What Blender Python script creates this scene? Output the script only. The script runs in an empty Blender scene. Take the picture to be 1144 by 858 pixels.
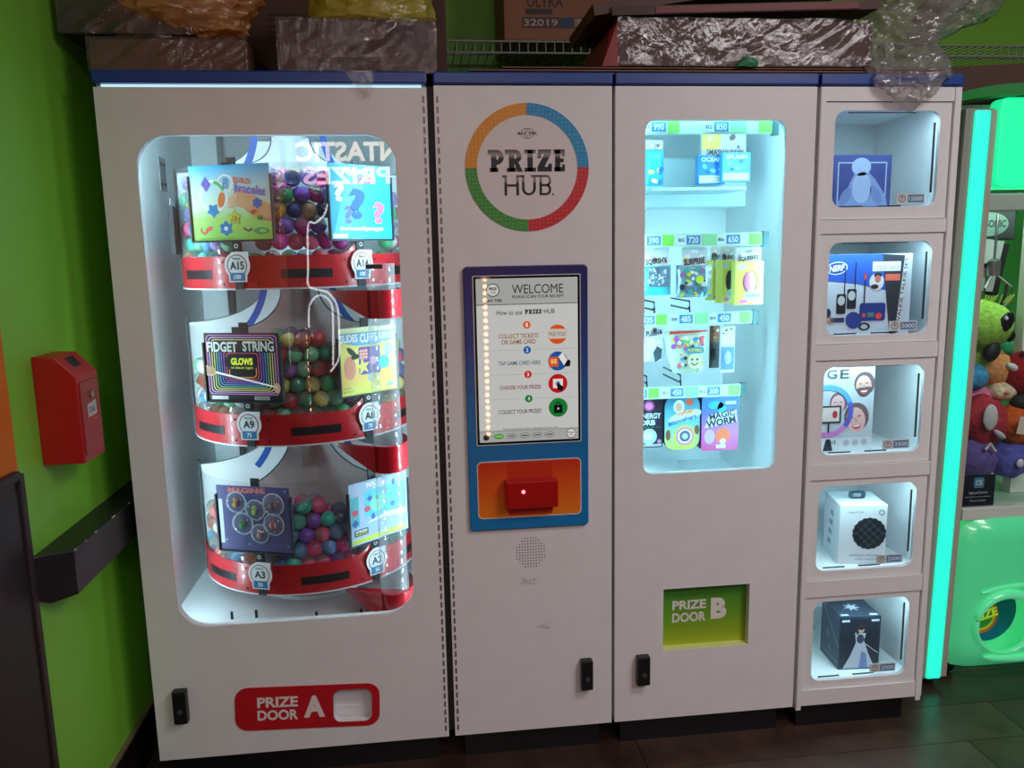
import bpy, bmesh, math, random
from mathutils import Vector, Matrix, noise
from mathutils.geometry import tessellate_polygon

random.seed(7)
SC = bpy.context.scene
COL = SC.collection
R = math.radians

# ------------------------------------------------------------------ camera
YAW, PITCH, ROLL, FPX = 0.111234, 0.162709, 0.019812, 894.11
CAM = Vector((0.78916, -2.18699, 1.51412))
_f = Vector((math.sin(YAW)*math.cos(PITCH), math.cos(YAW)*math.cos(PITCH), -math.sin(PITCH)))
_r0 = Vector((math.cos(YAW), -math.sin(YAW), 0)); _d0 = _f.cross(_r0)
_r = _r0*math.cos(ROLL) + _d0*math.sin(ROLL)
_d = _d0*math.cos(ROLL) - _r0*math.sin(ROLL)
cd = bpy.data.cameras.new('camera'); cam = bpy.data.objects.new('camera', cd); COL.objects.link(cam)
cd.sensor_width = 36; cd.lens = FPX/1144*36; cd.clip_start = 0.05
M3 = Matrix((_r, -_d, -_f)).transposed()
cam.matrix_world = Matrix.Translation(CAM) @ M3.to_4x4()
SC.camera = cam

def at(u, v, Y):                      # a photo pixel to the point on the plane y = Y
    q = _r*((u-572)/FPX) + _d*((v-429)/FPX) + _f
    return CAM + q*((Y-CAM.y)/q.y)

# ------------------------------------------------------------------ world, lamps, exposure
w = bpy.data.worlds.new('room_air'); SC.world = w; w.use_nodes = True
w.node_tree.nodes['Background'].inputs[0].default_value = (0.9, 0.8, 0.78, 1)
w.node_tree.nodes['Background'].inputs[1].default_value = 0.06
def area(name, loc, target, sx, sy, power, col):
    l = bpy.data.lights.new(name, 'AREA'); l.shape = 'RECTANGLE'; l.size = sx; l.size_y = sy
    l.energy = power; l.color = col
    o = bpy.data.objects.new(name, l); COL.objects.link(o); o.location = loc
    o.rotation_euler = (Vector(target)-Vector(loc)).to_track_quat('-Z', 'Y').to_euler()
    return o
for lx, ly, lp in ((2.6, -1.75, 32), (3.1, -3.2, 40), (1.0, -3.9, 39)):
    area('ceiling_lamp', (lx, ly, 2.95), (lx, ly, 0), 1.2, .6, lp, (1, .93, .925))
vs = SC.view_settings
vs.view_transform = 'Standard'; vs.look = 'None'; vs.gamma = 1; vs.use_curve_mapping = False
vs.exposure = 0.0
SC.cycles.transparent_max_bounces = 40
SC.cycles.max_bounces = 10
SC.cycles.caustics_reflective = False; SC.cycles.caustics_refractive = False
SC.cycles.sample_clamp_indirect = 6

# ------------------------------------------------------------------ materials
def lin(c):
    return tuple((x/255/12.92 if x/255 <= .04045 else ((x/255+.055)/1.055)**2.4) for x in c)
_mc = {}
def C(rgb, rough=.5, emit=0.0, metal=0.0, var=0.0, scale=30.0, coat=0.0, bump=0.0):
    """plain procedural paint / plastic / print colour, optional noise variation"""
    key = (tuple(rgb), rough, emit, metal, var, scale, coat, bump)
    if key in _mc: return _mc[key]
    m = bpy.data.materials.new('paint_%d_%d_%d' % tuple(rgb)); m.use_nodes = True
    nt = m.node_tree; b = nt.nodes['Principled BSDF']; c = lin(rgb)
    b.inputs['Base Color'].default_value = (*c, 1); b.inputs['Roughness'].default_value = rough
    b.inputs['Metallic'].default_value = metal; b.inputs['Coat Weight'].default_value = coat
    if emit:
        b.inputs['Emission Color'].default_value = (*c, 1); b.inputs['Emission Strength'].default_value = emit
    if var or bump:
        tc = nt.nodes.new('ShaderNodeTexCoord'); n = nt.nodes.new('ShaderNodeTexNoise')
        n.inputs['Scale'].default_value = scale; n.inputs['Detail'].default_value = 5
        nt.links.new(tc.outputs['Object'], n.inputs['Vector'])
        if var:
            rp = nt.nodes.new('ShaderNodeValToRGB')
            rp.color_ramp.elements[0].position = .3; rp.color_ramp.elements[1].position = .7
            rp.color_ramp.elements[0].color = (*[x*(1-var) for x in c], 1)
            rp.color_ramp.elements[1].color = (*[min(1, x*(1+var)) for x in c], 1)
            nt.links.new(n.outputs['Fac'], rp.inputs['Fac']); nt.links.new(rp.outputs['Color'], b.inputs['Base Color'])
        if bump:
            bp = nt.nodes.new('ShaderNodeBump'); bp.inputs['Strength'].default_value = bump; bp.inputs['Distance'].default_value = .01
            nt.links.new(n.outputs['Fac'], bp.inputs['Height']); nt.links.new(bp.outputs['Normal'], b.inputs['Normal'])
    _mc[key] = m
    return m

def grad(name, stops, axis='Z', rough=.4, emit=0.0):
    """printed gradient over the part's own bounding box"""
    m = bpy.data.materials.new(name); m.use_nodes = True; nt = m.node_tree; b = nt.nodes['Principled BSDF']
    tc = nt.nodes.new('ShaderNodeTexCoord'); sp = nt.nodes.new('ShaderNodeSeparateXYZ'); rp = nt.nodes.new('ShaderNodeValToRGB')
    nt.links.new(tc.outputs['Generated'], sp.inputs[0]); nt.links.new(sp.outputs[axis], rp.inputs['Fac'])
    el = rp.color_ramp.elements
    while len(el) < len(stops): el.new(.5)
    for e, (p, c) in zip(el, stops): e.position = p; e.color = (*lin(c), 1)
    nt.links.new(rp.outputs['Color'], b.inputs['Base Color']); b.inputs['Roughness'].default_value = rough
    if emit:
        nt.links.new(rp.outputs['Color'], b.inputs['Emission Color']); b.inputs['Emission Strength'].default_value = emit
    return m

def dots(name, rgb, rgb2, scale):
    """printed ring colour with a fine lighter pattern"""
    m = bpy.data.materials.new(name); m.use_nodes = True; nt = m.node_tree; b = nt.nodes['Principled BSDF']
    tc = nt.nodes.new('ShaderNodeTexCoord'); vo = nt.nodes.new('ShaderNodeTexVoronoi'); rp = nt.nodes.new('ShaderNodeValToRGB')
    vo.inputs['Scale'].default_value = scale; vo.inputs['Randomness'].default_value = .15
    nt.links.new(tc.outputs['Object'], vo.inputs['Vector']); nt.links.new(vo.outputs['Distance'], rp.inputs['Fac'])
    rp.color_ramp.elements[0].position = .1; rp.color_ramp.elements[0].color = (*lin(rgb2), 1)
    rp.color_ramp.elements[1].position = .42; rp.color_ramp.elements[1].color = (*lin(rgb), 1)
    nt.links.new(rp.outputs['Color'], b.inputs['Base Color']); b.inputs['Roughness'].default_value = .5
    return m

def clear(name, tint=(1, 1, 1), refl=.05, edge=.55, rough=0.0, haze=0.0, hazecol=(1, 1, 1), bump=0.0, bscale=25):
    """thin clear sheet: see-through with a mirror-like skin; haze adds milky plastic"""
    m = bpy.data.materials.new(name); m.use_nodes = True; nt = m.node_tree; nt.nodes.remove(nt.nodes['Principled BSDF'])
    out = nt.nodes['Material Output']
    tr = nt.nodes.new('ShaderNodeBsdfTransparent'); tr.inputs[0].default_value = (*tint, 1)
    gl = nt.nodes.new('ShaderNodeBsdfGlossy'); gl.inputs['Roughness'].default_value = rough
    lw = nt.nodes.new('ShaderNodeLayerWeight'); lw.inputs[0].default_value = .5
    pw = nt.nodes.new('ShaderNodeMath'); pw.operation = 'POWER'; pw.inputs[1].default_value = 4
    mr = nt.nodes.new('ShaderNodeMapRange'); mr.inputs[3].default_value = refl; mr.inputs[4].default_value = edge
    nt.links.new(lw.outputs['Facing'], pw.inputs[0]); nt.links.new(pw.outputs[0], mr.inputs[0])
    mx = nt.nodes.new('ShaderNodeMixShader'); nt.links.new(mr.outputs[0], mx.inputs[0])
    base = tr
    if haze:
        df = nt.nodes.new('ShaderNodeBsdfDiffuse'); df.inputs[0].default_value = (*hazecol, 1)
        tl = nt.nodes.new('ShaderNodeBsdfTranslucent'); tl.inputs[0].default_value = (*hazecol, 1)
        m1 = nt.nodes.new('ShaderNodeMixShader'); m1.inputs[0].default_value = .4
        nt.links.new(df.outputs[0], m1.inputs[1]); nt.links.new(tl.outputs[0], m1.inputs[2])
        m2 = nt.nodes.new('ShaderNodeMixShader'); m2.inputs[0].default_value = haze
        nt.links.new(tr.outputs[0], m2.inputs[1]); nt.links.new(m1.outputs[0], m2.inputs[2]); base = m2
    if bump:
        tc = nt.nodes.new('ShaderNodeTexCoord'); n = nt.nodes.new('ShaderNodeTexNoise'); n.inputs['Scale'].default_value = bscale
        n.inputs['Detail'].default_value = 6; n.inputs['Distortion'].default_value = 1.5
        bp = nt.nodes.new('ShaderNodeBump'); bp.inputs['Strength'].default_value = bump; bp.inputs['Distance'].default_value = .02
        nt.links.new(tc.outputs['Object'], n.inputs['Vector']); nt.links.new(n.outputs['Fac'], bp.inputs['Height'])
        nt.links.new(bp.outputs['Normal'], gl.inputs['Normal'])
    nt.links.new(base.outputs[0], mx.inputs[1]); nt.links.new(gl.outputs[0], mx.inputs[2])
    nt.links.new(mx.outputs[0], out.inputs[0])
    return m

def emit(name, rgb, strength):
    m = bpy.data.materials.new(name); m.use_nodes = True; b = m.node_tree.nodes['Principled BSDF']
    b.inputs['Base Color'].default_value = (*rgb, 1); b.inputs['Emission Color'].default_value = (*rgb, 1)
    b.inputs['Emission Strength'].default_value = strength
    return m

WHITE = C((229, 229, 231), .35, var=.025, scale=14, bump=.02)
INNER = C((226, 232, 234), .5)
BLACK = C((16, 16, 18), .4)
NAVY = C((14, 62, 146), .35)
RED = C((178, 26, 36), .3, coat=.4)
GLASS = clear('window_glass', (.97, .985, .985), .055, .6)
CLEARP = clear('clear_plastic', (.98, .99, .99), .05, .5)
DOME = clear('capsule_lid_plastic', (.97, .98, .98), .07, .6, haze=.10, hazecol=(.9, .93, .95))
METAL = C((170, 172, 176), .3, metal=1)
DARKMETAL = C((50, 52, 56), .35, metal=1)
COOL = (.68, .93, 1.0)
LED_A = emit('led_cool_a', (.60, .90, 1.0), 345)
LED_B = emit('led_cool_b', (.40, .84, 1.0), 260)
LED_L = emit('led_cool_locker', (.52, .88, 1.0), 180)

# ------------------------------------------------------------------ mesh helpers
_tc = {}
def text_mesh(s, bold=0.0, shear=0.0):
    key = (s, bold, shear)
    if key not in _tc:
        cu = bpy.data.curves.new('lettering', 'FONT'); cu.body = s; cu.offset = bold; cu.shear = shear; cu.resolution_u = 3
        o = bpy.data.objects.new('lettering', cu)
        me = o.to_mesh()
        vs_ = [(v.co.x, v.co.y) for v in me.vertices]; fs = [tuple(p.vertices) for p in me.polygons]
        o.to_mesh_clear(); bpy.data.objects.remove(o); bpy.data.curves.remove(cu)
        x0 = min(v[0] for v in vs_); x1 = max(v[0] for v in vs_); y0 = min(v[1] for v in vs_); y1 = max(v[1] for v in vs_)
        _tc[key] = ([((x-x0)/(x1-x0), (y-y0)/(y1-y0)) for x, y in vs_], fs, (x1-x0)/(y1-y0))
    return _tc[key]

def rr(x0, x1, z0, z1, r, n=6):
    r = min(r, (x1-x0)/2-1e-5, (z1-z0)/2-1e-5); o = []
    for cx, cz, a0 in ((x1-r, z1-r, 0), (x0+r, z1-r, 90), (x0+r, z0+r, 180), (x1-r, z0+r, 270)):
        for k in range(n+1):
            a = R(a0+90*k/n); o.append((cx+r*math.cos(a), cz+r*math.sin(a)))
    return o
def rect(x0, x1, z0, z1): return [(x0, z0), (x1, z0), (x1, z1), (x0, z1)]
def ell(cx, cz, rx, rz=None, n=24, rot=0):
    rz = rx if rz is None else rz; ca, sa = math.cos(rot), math.sin(rot); o = []
    for k in range(n):
        a = 2*math.pi*k/n; x, z = rx*math.cos(a), rz*math.sin(a); o.append((cx+x*ca-z*sa, cz+x*sa+z*ca))
    return o
def star(cx, cz, r, ri=.45, n=5, rot=90):
    return [(cx+(r if k % 2 == 0 else r*ri)*math.cos(R(rot+180*k/n)), cz+(r if k % 2 == 0 else r*ri)*math.sin(R(rot+180*k/n))) for k in range(2*n)]
def arcband(cx, cz, r0, r1, a0, a1, n=24):
    o = [(cx+r1*math.cos(R(a0+(a1-a0)*k/n)), cz+r1*math.sin(R(a0+(a1-a0)*k/n))) for k in range(n+1)]
    return o + [(cx+r0*math.cos(R(a1-(a1-a0)*k/n)), cz+r0*math.sin(R(a1-(a1-a0)*k/n))) for k in range(n+1)]

WL = {}                                # world base point of every parent
class G:
    """collects shapes in one mesh; local frame x right, y into the scene, z up"""
    def __init__(s, T=None, mat=None):
        s.v, s.f, s.m, s.mats, s.cur, s.sm = [], [], [], [], 0, []
        s.T = T or Matrix(); s.smooth = False
        if mat: s.use(mat)
    def use(s, m):
        if m not in s.mats: s.mats.append(m)
        s.cur = s.mats.index(m); return s
    def add(s, vs_, fs):
        b = len(s.v)
        s.v += [s.T @ Vector(p) for p in vs_]
        for f in fs: s.f.append(tuple(i+b for i in f)); s.m.append(s.cur); s.sm.append(s.smooth)
        return s
    def box(s, x0, x1, y0, y1, z0, z1):
        return s.add([(x0,y0,z0),(x1,y0,z0),(x1,y1,z0),(x0,y1,z0),(x0,y0,z1),(x1,y0,z1),(x1,y1,z1),(x0,y1,z1)],
                     [(3,2,1,0),(4,5,6,7),(0,1,5,4),(1,2,6,5),(2,3,7,6),(3,0,4,7)])
    def plate(s, outs, y=0, th=0):     # outline(s) in x,z; the first is the rim, the others are holes
        if outs and not isinstance(outs[0], list): outs = [outs]
        pts = [p for o in outs for p in o]
        tri = tessellate_polygon([[Vector((p[0], p[1], 0)) for p in o] for o in outs])
        fs = []
        for a, b_, c in tri:
            A, B_, C_ = pts[a], pts[b_], pts[c]
            cr = (B_[0]-A[0])*(C_[1]-A[1])-(B_[1]-A[1])*(C_[0]-A[0])
            if abs(cr) < 1e-14: continue
            fs.append((a, b_, c) if cr > 0 else (a, c, b_))      # CCW in x,z seen from -y
        n = len(pts); vs_ = [(p[0], y, p[1]) for p in pts]
        if not th: return s.add(vs_, fs)
        vs_ += [(p[0], y+th, p[1]) for p in pts]
        al = list(fs) + [(c+n, b_+n, a+n) for a, b_, c in fs]; k = 0
        for oi, o in enumerate(outs):
            m = len(o); ar = sum(o[i][0]*o[(i+1) % m][1]-o[(i+1) % m][0]*o[i][1] for i in range(m))
            ccw = (ar > 0) == (oi == 0)
            for i in range(m):
                a, b_ = k+i, k+(i+1) % m
                al.append((b_, a, a+n, b_+n) if ccw else (a, b_, b_+n, a+n))
            k += m
        return s.add(vs_, al)
    def text(s, st, x0, x1, z0, z1, y=0, bold=0.0, shear=0.0, rot=0.0, keep=False):
        vs_, fs, asp = text_mesh(st, bold, shear)
        if keep:
            wd = min(x1-x0, (z1-z0)*asp); cx = (x0+x1)/2; x0, x1 = cx-wd/2, cx+wd/2
        cx, cz = (x0+x1)/2, (z0+z1)/2; ca, sa = math.cos(rot), math.sin(rot); o = []
        for a, b_ in vs_:
            X, Z = (a-.5)*(x1-x0), (b_-.5)*(z1-z0); o.append((cx+X*ca-Z*sa, y, cz+X*sa+Z*ca))
        return s.add(o, fs)
    def loft(s, rings, closed=True, caps=True):
        n = len(rings[0]); vs_ = [p for r_ in rings for p in r_]; fs = []
        for i in range(len(rings)-1):
            for j in range(n if closed else n-1):
                a, b_ = i*n+j, i*n+(j+1) % n; fs.append((a, b_, b_+n, a+n))
        if caps and closed: fs.append(tuple(range(n-1, -1, -1))); fs.append(tuple((len(rings)-1)*n+j for j in range(n)))
        return s.add(vs_, fs)
    def lathe(s, prof, n=24, c=(0, 0, 0), caps=True):   # profile of (radius, z) from bottom to top
        return s.loft([[(c[0]+r_*math.cos(2*math.pi*k/n), c[1]+r_*math.sin(2*math.pi*k/n), c[2]+z) for k in range(n)] for r_, z in prof], True, caps)
    def tube(s, path, r_, n=8, caps=True):
        P = [Vector(p) for p in path]; rings = []; up = Vector((0, 0, 1))
        for i, p in enumerate(P):
            t = (P[min(i+1, len(P)-1)]-P[max(i-1, 0)]).normalized()
            u = t.cross(up if abs(t.z) < .95 else Vector((1, 0, 0))).normalized(); v = u.cross(t).normalized()
            rad = r_[i] if isinstance(r_, (list, tuple)) else r_
            rings.append([tuple(p+u*(rad*math.cos(2*math.pi*k/n))+v*(rad*math.sin(2*math.pi*k/n))) for k in range(n)])
        rings = [r__[::-1] for r__ in rings]
        return s.loft(rings, True, caps)
    def ball(s, c, rx, ry=None, rz=None, n=16, m=10, bump=0.0, bs=20.0, M=None):
        ry = rx if ry is None else ry; rz = rx if rz is None else rz; vs_ = []; fs = []
        for i in range(m+1):
            ph = math.pi*i/m
            for k in range(n):
                d = Vector((math.sin(ph)*math.cos(2*math.pi*k/n), math.sin(ph)*math.sin(2*math.pi*k/n), -math.cos(ph)))
                q = 1+bump*noise.noise(d*bs*.1+Vector(c)*7)
                p = Vector((d.x*rx*q, d.y*ry*q, d.z*rz*q))
                if M: p = M @ p
                vs_.append(tuple(Vector(c)+p))
        for i in range(m):
            for k in range(n):
                a, b_ = i*n+k, i*n+(k+1) % n; fs.append((a, b_, b_+n, a+n))
        return s.add(vs_, fs)
    def patch(s, c, r_, a0, a1, zb, zt, n=20, th=.003):  # piece of a cylinder wall; angle 0 faces the viewer
        vs_ = []; fs = []
        for i in range(n+1):
            a = R(a0+(a1-a0)*i/n); b_ = zb(i/n) if callable(zb) else zb; t = zt(i/n) if callable(zt) else zt
            for rad in (r_, r_-th):
                for z in (b_, t): vs_.append((c[0]+rad*math.sin(a), c[1]-rad*math.cos(a), c[2]+z))
        for i in range(n):
            k = 4*i
            fs += [(k, k+4, k+5, k+1), (k+6, k+2, k+3, k+7), (k+1, k+5, k+7, k+3), (k+4, k, k+2, k+6)]
        fs += [(0, 1, 3, 2), (4*n+1, 4*n, 4*n+2, 4*n+3)]
        return s.add(vs_, fs)
    def build(s, name, parent=None, bev=0.0, smooth=None):
        xs = [p.x for p in s.v]; ys = [p.y for p in s.v]; zs = [p.z for p in s.v]
        c = Vector(((min(xs)+max(xs))/2, (min(ys)+max(ys))/2, min(zs)))
        me = bpy.data.meshes.new(name); me.from_pydata([p-c for p in s.v], [], s.f)
        for m in s.mats: me.materials.append(m)
        for p, i in zip(me.polygons, s.m): p.material_index = i
        if bev:
            bm = bmesh.new(); bm.from_mesh(me); bmesh.ops.remove_doubles(bm, verts=bm.verts, dist=1e-6)
            ed = [e for e in bm.edges if len(e.link_faces) == 2 and e.calc_face_angle(0) > .6]
            bmesh.ops.bevel(bm, geom=ed, offset=bev, segments=2, affect='EDGES', profile=.6); bm.to_mesh(me); bm.free()
        if smooth:
            for p in me.polygons: p.use_smooth = True
            me.set_sharp_from_angle(angle=R(smooth))
        me.update()
        o = bpy.data.objects.new(name, me); COL.objects.link(o)
        if parent is not None: o.parent = parent; o.location = c - WL[parent.name]
        else: o.location = c
        WL[o.name] = c
        return o

def tag(o, label, cat, group=None):
    o['label'] = label; o['category'] = cat
    if group: o['group'] = group
    return o
def thing(name, loc, label, cat, group=None):
    o = bpy.data.objects.new(name, None); COL.objects.link(o); o.location = loc; o.empty_display_size = .05
    WL[o.name] = Vector(loc); return tag(o, label, cat, group)
def struct(o):
    o['kind'] = 'structure'; return o
def frame(x, y, z, rz=0, rx=0, ry=0):
    return Matrix.Translation((x, y, z)) @ Matrix.Rotation(R(rz), 4, 'Z') @ Matrix.Rotation(R(rx), 4, 'X') @ Matrix.Rotation(R(ry), 4, 'Y')

# ================================================================== the room
# floor: dark boards running along the cabinets
fl = struct(G(mat=C((20, 14, 12), .6)).box(-.6, 4.2, -5.2, 1.05, -.05, -.004).build('floor'))
woods = [C(c, .32, var=.35, scale=9, bump=.15) for c in ((60, 43, 36), (50, 37, 31), (68, 50, 42), (56, 43, 38))]
rng = random.Random(3)
for iy in range(16):
    y0 = -2.0+iy*.19; x = -.6-rng.uniform(0, .9)
    while x < 4.2:
        x1 = min(x+1.22, 4.2); xa = max(x, -.6)
        if x1-xa > .05:
            G(mat=rng.choice(woods)).box(xa+.0012, x1-.0012, y0+.0012, min(y0+.19, 1.05)-.0012, -.004, 0).build('plank', fl)
        x += 1.22
GREEN = C((134, 204, 66), .45, var=.05, scale=3, bump=.03)
struct(G(mat=GREEN).box(-.16, -.10, -.38, 1.0, 0, 3.1).build('wall_left'))
struct(G(mat=GREEN).box(-.16, 4.2, .95, 1.02, 0, 3.1).build('wall_back'))
struct(G(mat=C((222, 112, 22), .5, var=.05, scale=3)).box(-.16, -.098, -3.4, -.38, 1.05, 3.1).build('wall_left_orange'))
# dark panelled wainscot of the nearer wall with its edge strip
wn = struct(G(mat=C((34, 21, 20), .45, var=.2, scale=6)).box(-.16, -.092, -3.4, -.40, 0, 1.05).build('trim_1'))
G(mat=C((52, 40, 42), .45)).box(-.16, -.086, -.40, -.38, 0, 1.06).build('edge_strip', wn, bev=.003)
G(mat=C((40, 26, 25), .45)).box(-.16, -.084, -3.4, -.40, 1.05, 1.07).build('cap_rail', wn, bev=.003)
bb = struct(G(mat=C((26, 20, 20), .4)).box(-.10, -.088, -.38, .95, 0, .145).build('baseboard_left'))
G(mat=C((120, 104, 84), .5)).box(-.10, -.087, -.38, .95, .145, .153).build('top_bead', bb)

# black bumper rail on the green wall
rail = thing('bumper_rail', (-.06, .1, .72), 'black wooden bumper rail with chipped edges on the green wall', 'rail')
o_ = G(mat=C((30, 27, 33), .38, var=.25, scale=25))
o_.loft([[(-.10, -.375, .76), (-.075, -.352, .745), (-.022, -.335, .755), (-.022, .94, .755), (-.10, .94, .755)],
         [(-.10, -.375, .86), (-.075, -.352, .86), (-.022, -.335, .86), (-.022, .94, .86), (-.10, .94, .86)]])
o_.build('rail_board', rail, bev=.002)
for (yy, ll) in ((-.27, .006), (-.21, .012), (-.10, .02), (.02, .01), (-.33, .008)):
    G(mat=C((196, 186, 172), .7)).box(-.0235, -.0212, yy, yy+ll, .8575, .8608).build('chip', rail)

# red drop box with key lock
db = thing('drop_box', (-.06, -.16, 1.05), 'small red metal drop box with key lock and slot on green wall', 'drop box')
REDM = C((176, 20, 24), .4, var=.05, scale=20)
def dbx(y): return [(-.10, y, 1.045), (-.006, y, 1.045), (-.006, y, 1.25), (-.05, y, 1.298), (-.10, y, 1.30)]
g = G(mat=REDM); g.loft([dbx(-.262)[::-1], dbx(-.14)[::-1]]); g.build('box_body', db, bev=.003)
TD = Matrix.Translation((-.006, -.201, 1.05)) @ Matrix.Rotation(R(90), 4, 'Z')
g = G(TD, C((160, 30, 38), .35)); g.plate(rr(-.052, .052, .012, .185, .003), -.003, .003); dd = g.build('front_door', db, bev=.001)
g = G(TD, METAL); g.T = TD @ Matrix.Translation((0, -.003, .15)) @ Matrix.Rotation(R(90), 4, 'X'); g.lathe([(.009, 0), (.009, .005), (.006, .006)], 16); g.build('lock', dd, smooth=40)
g = G(TD, C((206, 206, 204), .5)); g.plate([(-.022, .098), (.028, .1), (.026, .135), (-.024, .128)], -.0037, .0006); g.build('sticker', dd)
g = G(TD, C((70, 70, 78), .5)); g.text('DIAL', -.016, .018, .108, .122, -.0041, .02); g.use(C((220, 90, 60), .5)).plate(rect(.0, .03, .088, .094), -.0037); g.build('print', dd)
TS = Matrix.Translation((-.03, -.201, 1.2763)) @ Matrix.Rotation(R(90), 4, 'Z') @ Matrix.Rotation(R(-42.5), 4, 'X')
g = G(mat=BLACK); g.loft([[(-.044, -.225, 1.2905), (-.024, -.225, 1.2685), (-.0235, -.225, 1.2694), (-.0435, -.225, 1.2914)], [(-.044, -.177, 1.2905), (-.024, -.177, 1.2685), (-.0235, -.177, 1.2694), (-.0435, -.177, 1.2914)]])
g.build('slot', db)

# ================================================================== shared cabinet bits
def latch(par, x0, x1, z0, z1):
    lt = G(mat=BLACK).box(x0, x1, -.026, 0, z0, z1).build('latch', par, bev=.004)
    cx, cz = (x0+x1)/2, z0+(z1-z0)*.38
    G(frame(cx, -.026, cz, rx=90), C((58, 60, 64), .35)).lathe([(.008, -.001), (.008, .003), (.006, .004)], 16).build('keyhole', lt, smooth=40)
def hinge(par, x, z0, z1, n=70):
    g = G(mat=C((120, 116, 118), .4, metal=.6)); s_ = (z1-z0)/n
    for k in range(n): g.box(x-.0022, x+.0022, -.0022, .0, z0+k*s_, z0+k*s_+s_*.62)
    g.build('piano_hinge', par)
def carcass(par, x0, x1, depth, zin, xin=.02, gap=0.0):
    """white sheet metal shell behind a front panel; zin = height of the inner floor"""
    G(mat=INNER).box(x0, x0+xin, .025, depth, .1, 1.95).build('side_panel', par)
    G(mat=INNER).box(x1-xin, x1, .025, depth, .1, 1.95).build('side_panel', par)
    G(mat=INNER).box(x0+xin, x1-xin, depth-.02, depth, .1, 1.95).build('back_panel', par)
    G(mat=INNER).box(x0+xin, x1-xin, .025, depth-.02, 1.93, 1.95).build('top_panel', par)
    G(mat=INNER).box(x0+xin, x1-xin, .025, depth-.02, zin-.015, zin).build('inner_floor', par)
    G(mat=BLACK).box(x0+.03, x1-.03, .05, depth-.03, 0, .1).build('plinth', par)
    G(mat=NAVY).box(x0-.001, x1+.001, -.006, depth, 1.95, 1.981).build('blue_trim', par, bev=.004)
def led_strip(par, x, y, z0, z1, mat_, n, sx=1, wd=.010):
    """vertical strip of light diodes behind the front panel, turned half inwards (sx is the way it faces)"""
    st = G(mat=C((215, 220, 222), .5)).box(x-.009, x+.009, .0255, .0275, z0, z1).build('led_strip', par)
    g = G(mat=mat_); s_ = (z1-z0)/n; dx, dy = .0042, .0030*-sx
    for k in range(n):
        z = z0+(k+.5)*s_
        p = [(x-dx, .0315+dx*sx*.6, z-.005), (x-dx, .0315+dx*sx*.6, z+.005), (x+dx, .0315-dx*sx*.6, z+.005), (x+dx, .0315-dx*sx*.6, z-.005)]
        g.add(p, [(0, 1, 2, 3)])
    g.build('diode_row', st)['kind'] = 'stuff'

# ================================================================== cabinet A (left, with the carousel)
A = thing('prize_cabinet', (.4125, .4, 0), 'white cabinet with one big rounded window and red PRIZE DOOR A sign', 'cabinet')
carcass(A, 0, .825, .80, .46)
TA = frame(.4225, 0, .2315, ry=2.4)
hatch = [(TA @ Vector((x, 0, z))) for x, z in rr(.072, .182, -.052, .05, .022)]
G(mat=WHITE).plate([rect(0, .825, .1, 1.941), rr(.087, .738, .497, 1.825, .078, 10), [(p.x, p.z) for p in hatch]], 0, .025).build('front_panel', A)
G(mat=GLASS).plate(rr(.0865, .7385, .4965, 1.8255, .0785, 10), .003, .004).build('window_pane', A)
sg = G(TA, C((190, 24, 36), .4)); sg.plate([rr(-.204, .204, -.066, .066, .036), rr(.072, .182, -.052, .05, .022)], -.003, .003); sgn = sg.build('door_sign', A)
sg = G(TA, C((236, 224, 222), .5)); sg.text('PRIZE', -.142, -.028, .004, .036, -.0035, .035); sg.text('DOOR', -.142, -.028, -.036, -.004, -.0035, .035)
sg.text('A', -.012, .048, -.032, .036, -.0035, .05); sg.build('lettering', sgn)
g = G(TA, C((226, 226, 230), .35)); g.plate(rr(.06, .194, -.064, .062, .02), .034, .004); g.plate(rr(.06, .194, -.064, -.02, .01), .031, .003); g.build('hatch_flap', A)
latch(A, .056, .094, .223, .32)
hinge(A, .8165, .12, 1.93)
G(mat=emit('leak_glow', (.55, .85, .95), .9)).box(.015, .812, .012, .018, 1.9415, 1.9495).build('leak_glow_strip', A)  # glowing bar added in place of inside light leaking out under the trim
led_strip(A, .036, .045, .50, 1.88, LED_A, 46, 1)
led_strip(A, .789, .045, .50, 1.88, LED_A, 46, -1)
for zz in (1.87,):
    st = G(mat=C((215, 220, 222), .5)).box(.05, .775, .035, .05, 1.926, 1.93).build('led_strip', A)
    g = G(mat=LED_A)
    for k in range(26): x = .07+k*.0268; g.add([(x-.005, .037, 1.9258), (x+.005, .037, 1.9258), (x+.005, .048, 1.9258), (x-.005, .048, 1.9258)], [(0, 3, 2, 1)])
    g.build('diode_row', st)['kind'] = 'stuff'
# hinge plates and brackets inside, thin column at the back corner
for (zz) in (1.77,):
    br = G(mat=C((150, 156, 160), .4, metal=.7)).box(.0205, .0235, .40, .46, zz-.05, zz+.05).build('bracket', A)
    for dy, dz in ((.415, -.03), (.445, -.03), (.415, .03), (.445, .03)):
        G(frame(.0235, dy, zz+dz, ry=90), BLACK).lathe([(.006, 0), (.005, .003)], 10).build('bolt', br)
G(mat=INNER).box(.10, .125, .70, .775, .46, 1.93).build('corner_post', A)
for x in (.20, .27, .45, .58):
    G(frame(x, .08 if x > .3 else .12, .46), DARKMETAL).lathe([(.004, 0), (.004, .022), (.002, .024)], 10).build('floor_bolt', A, smooth=40)

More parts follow.
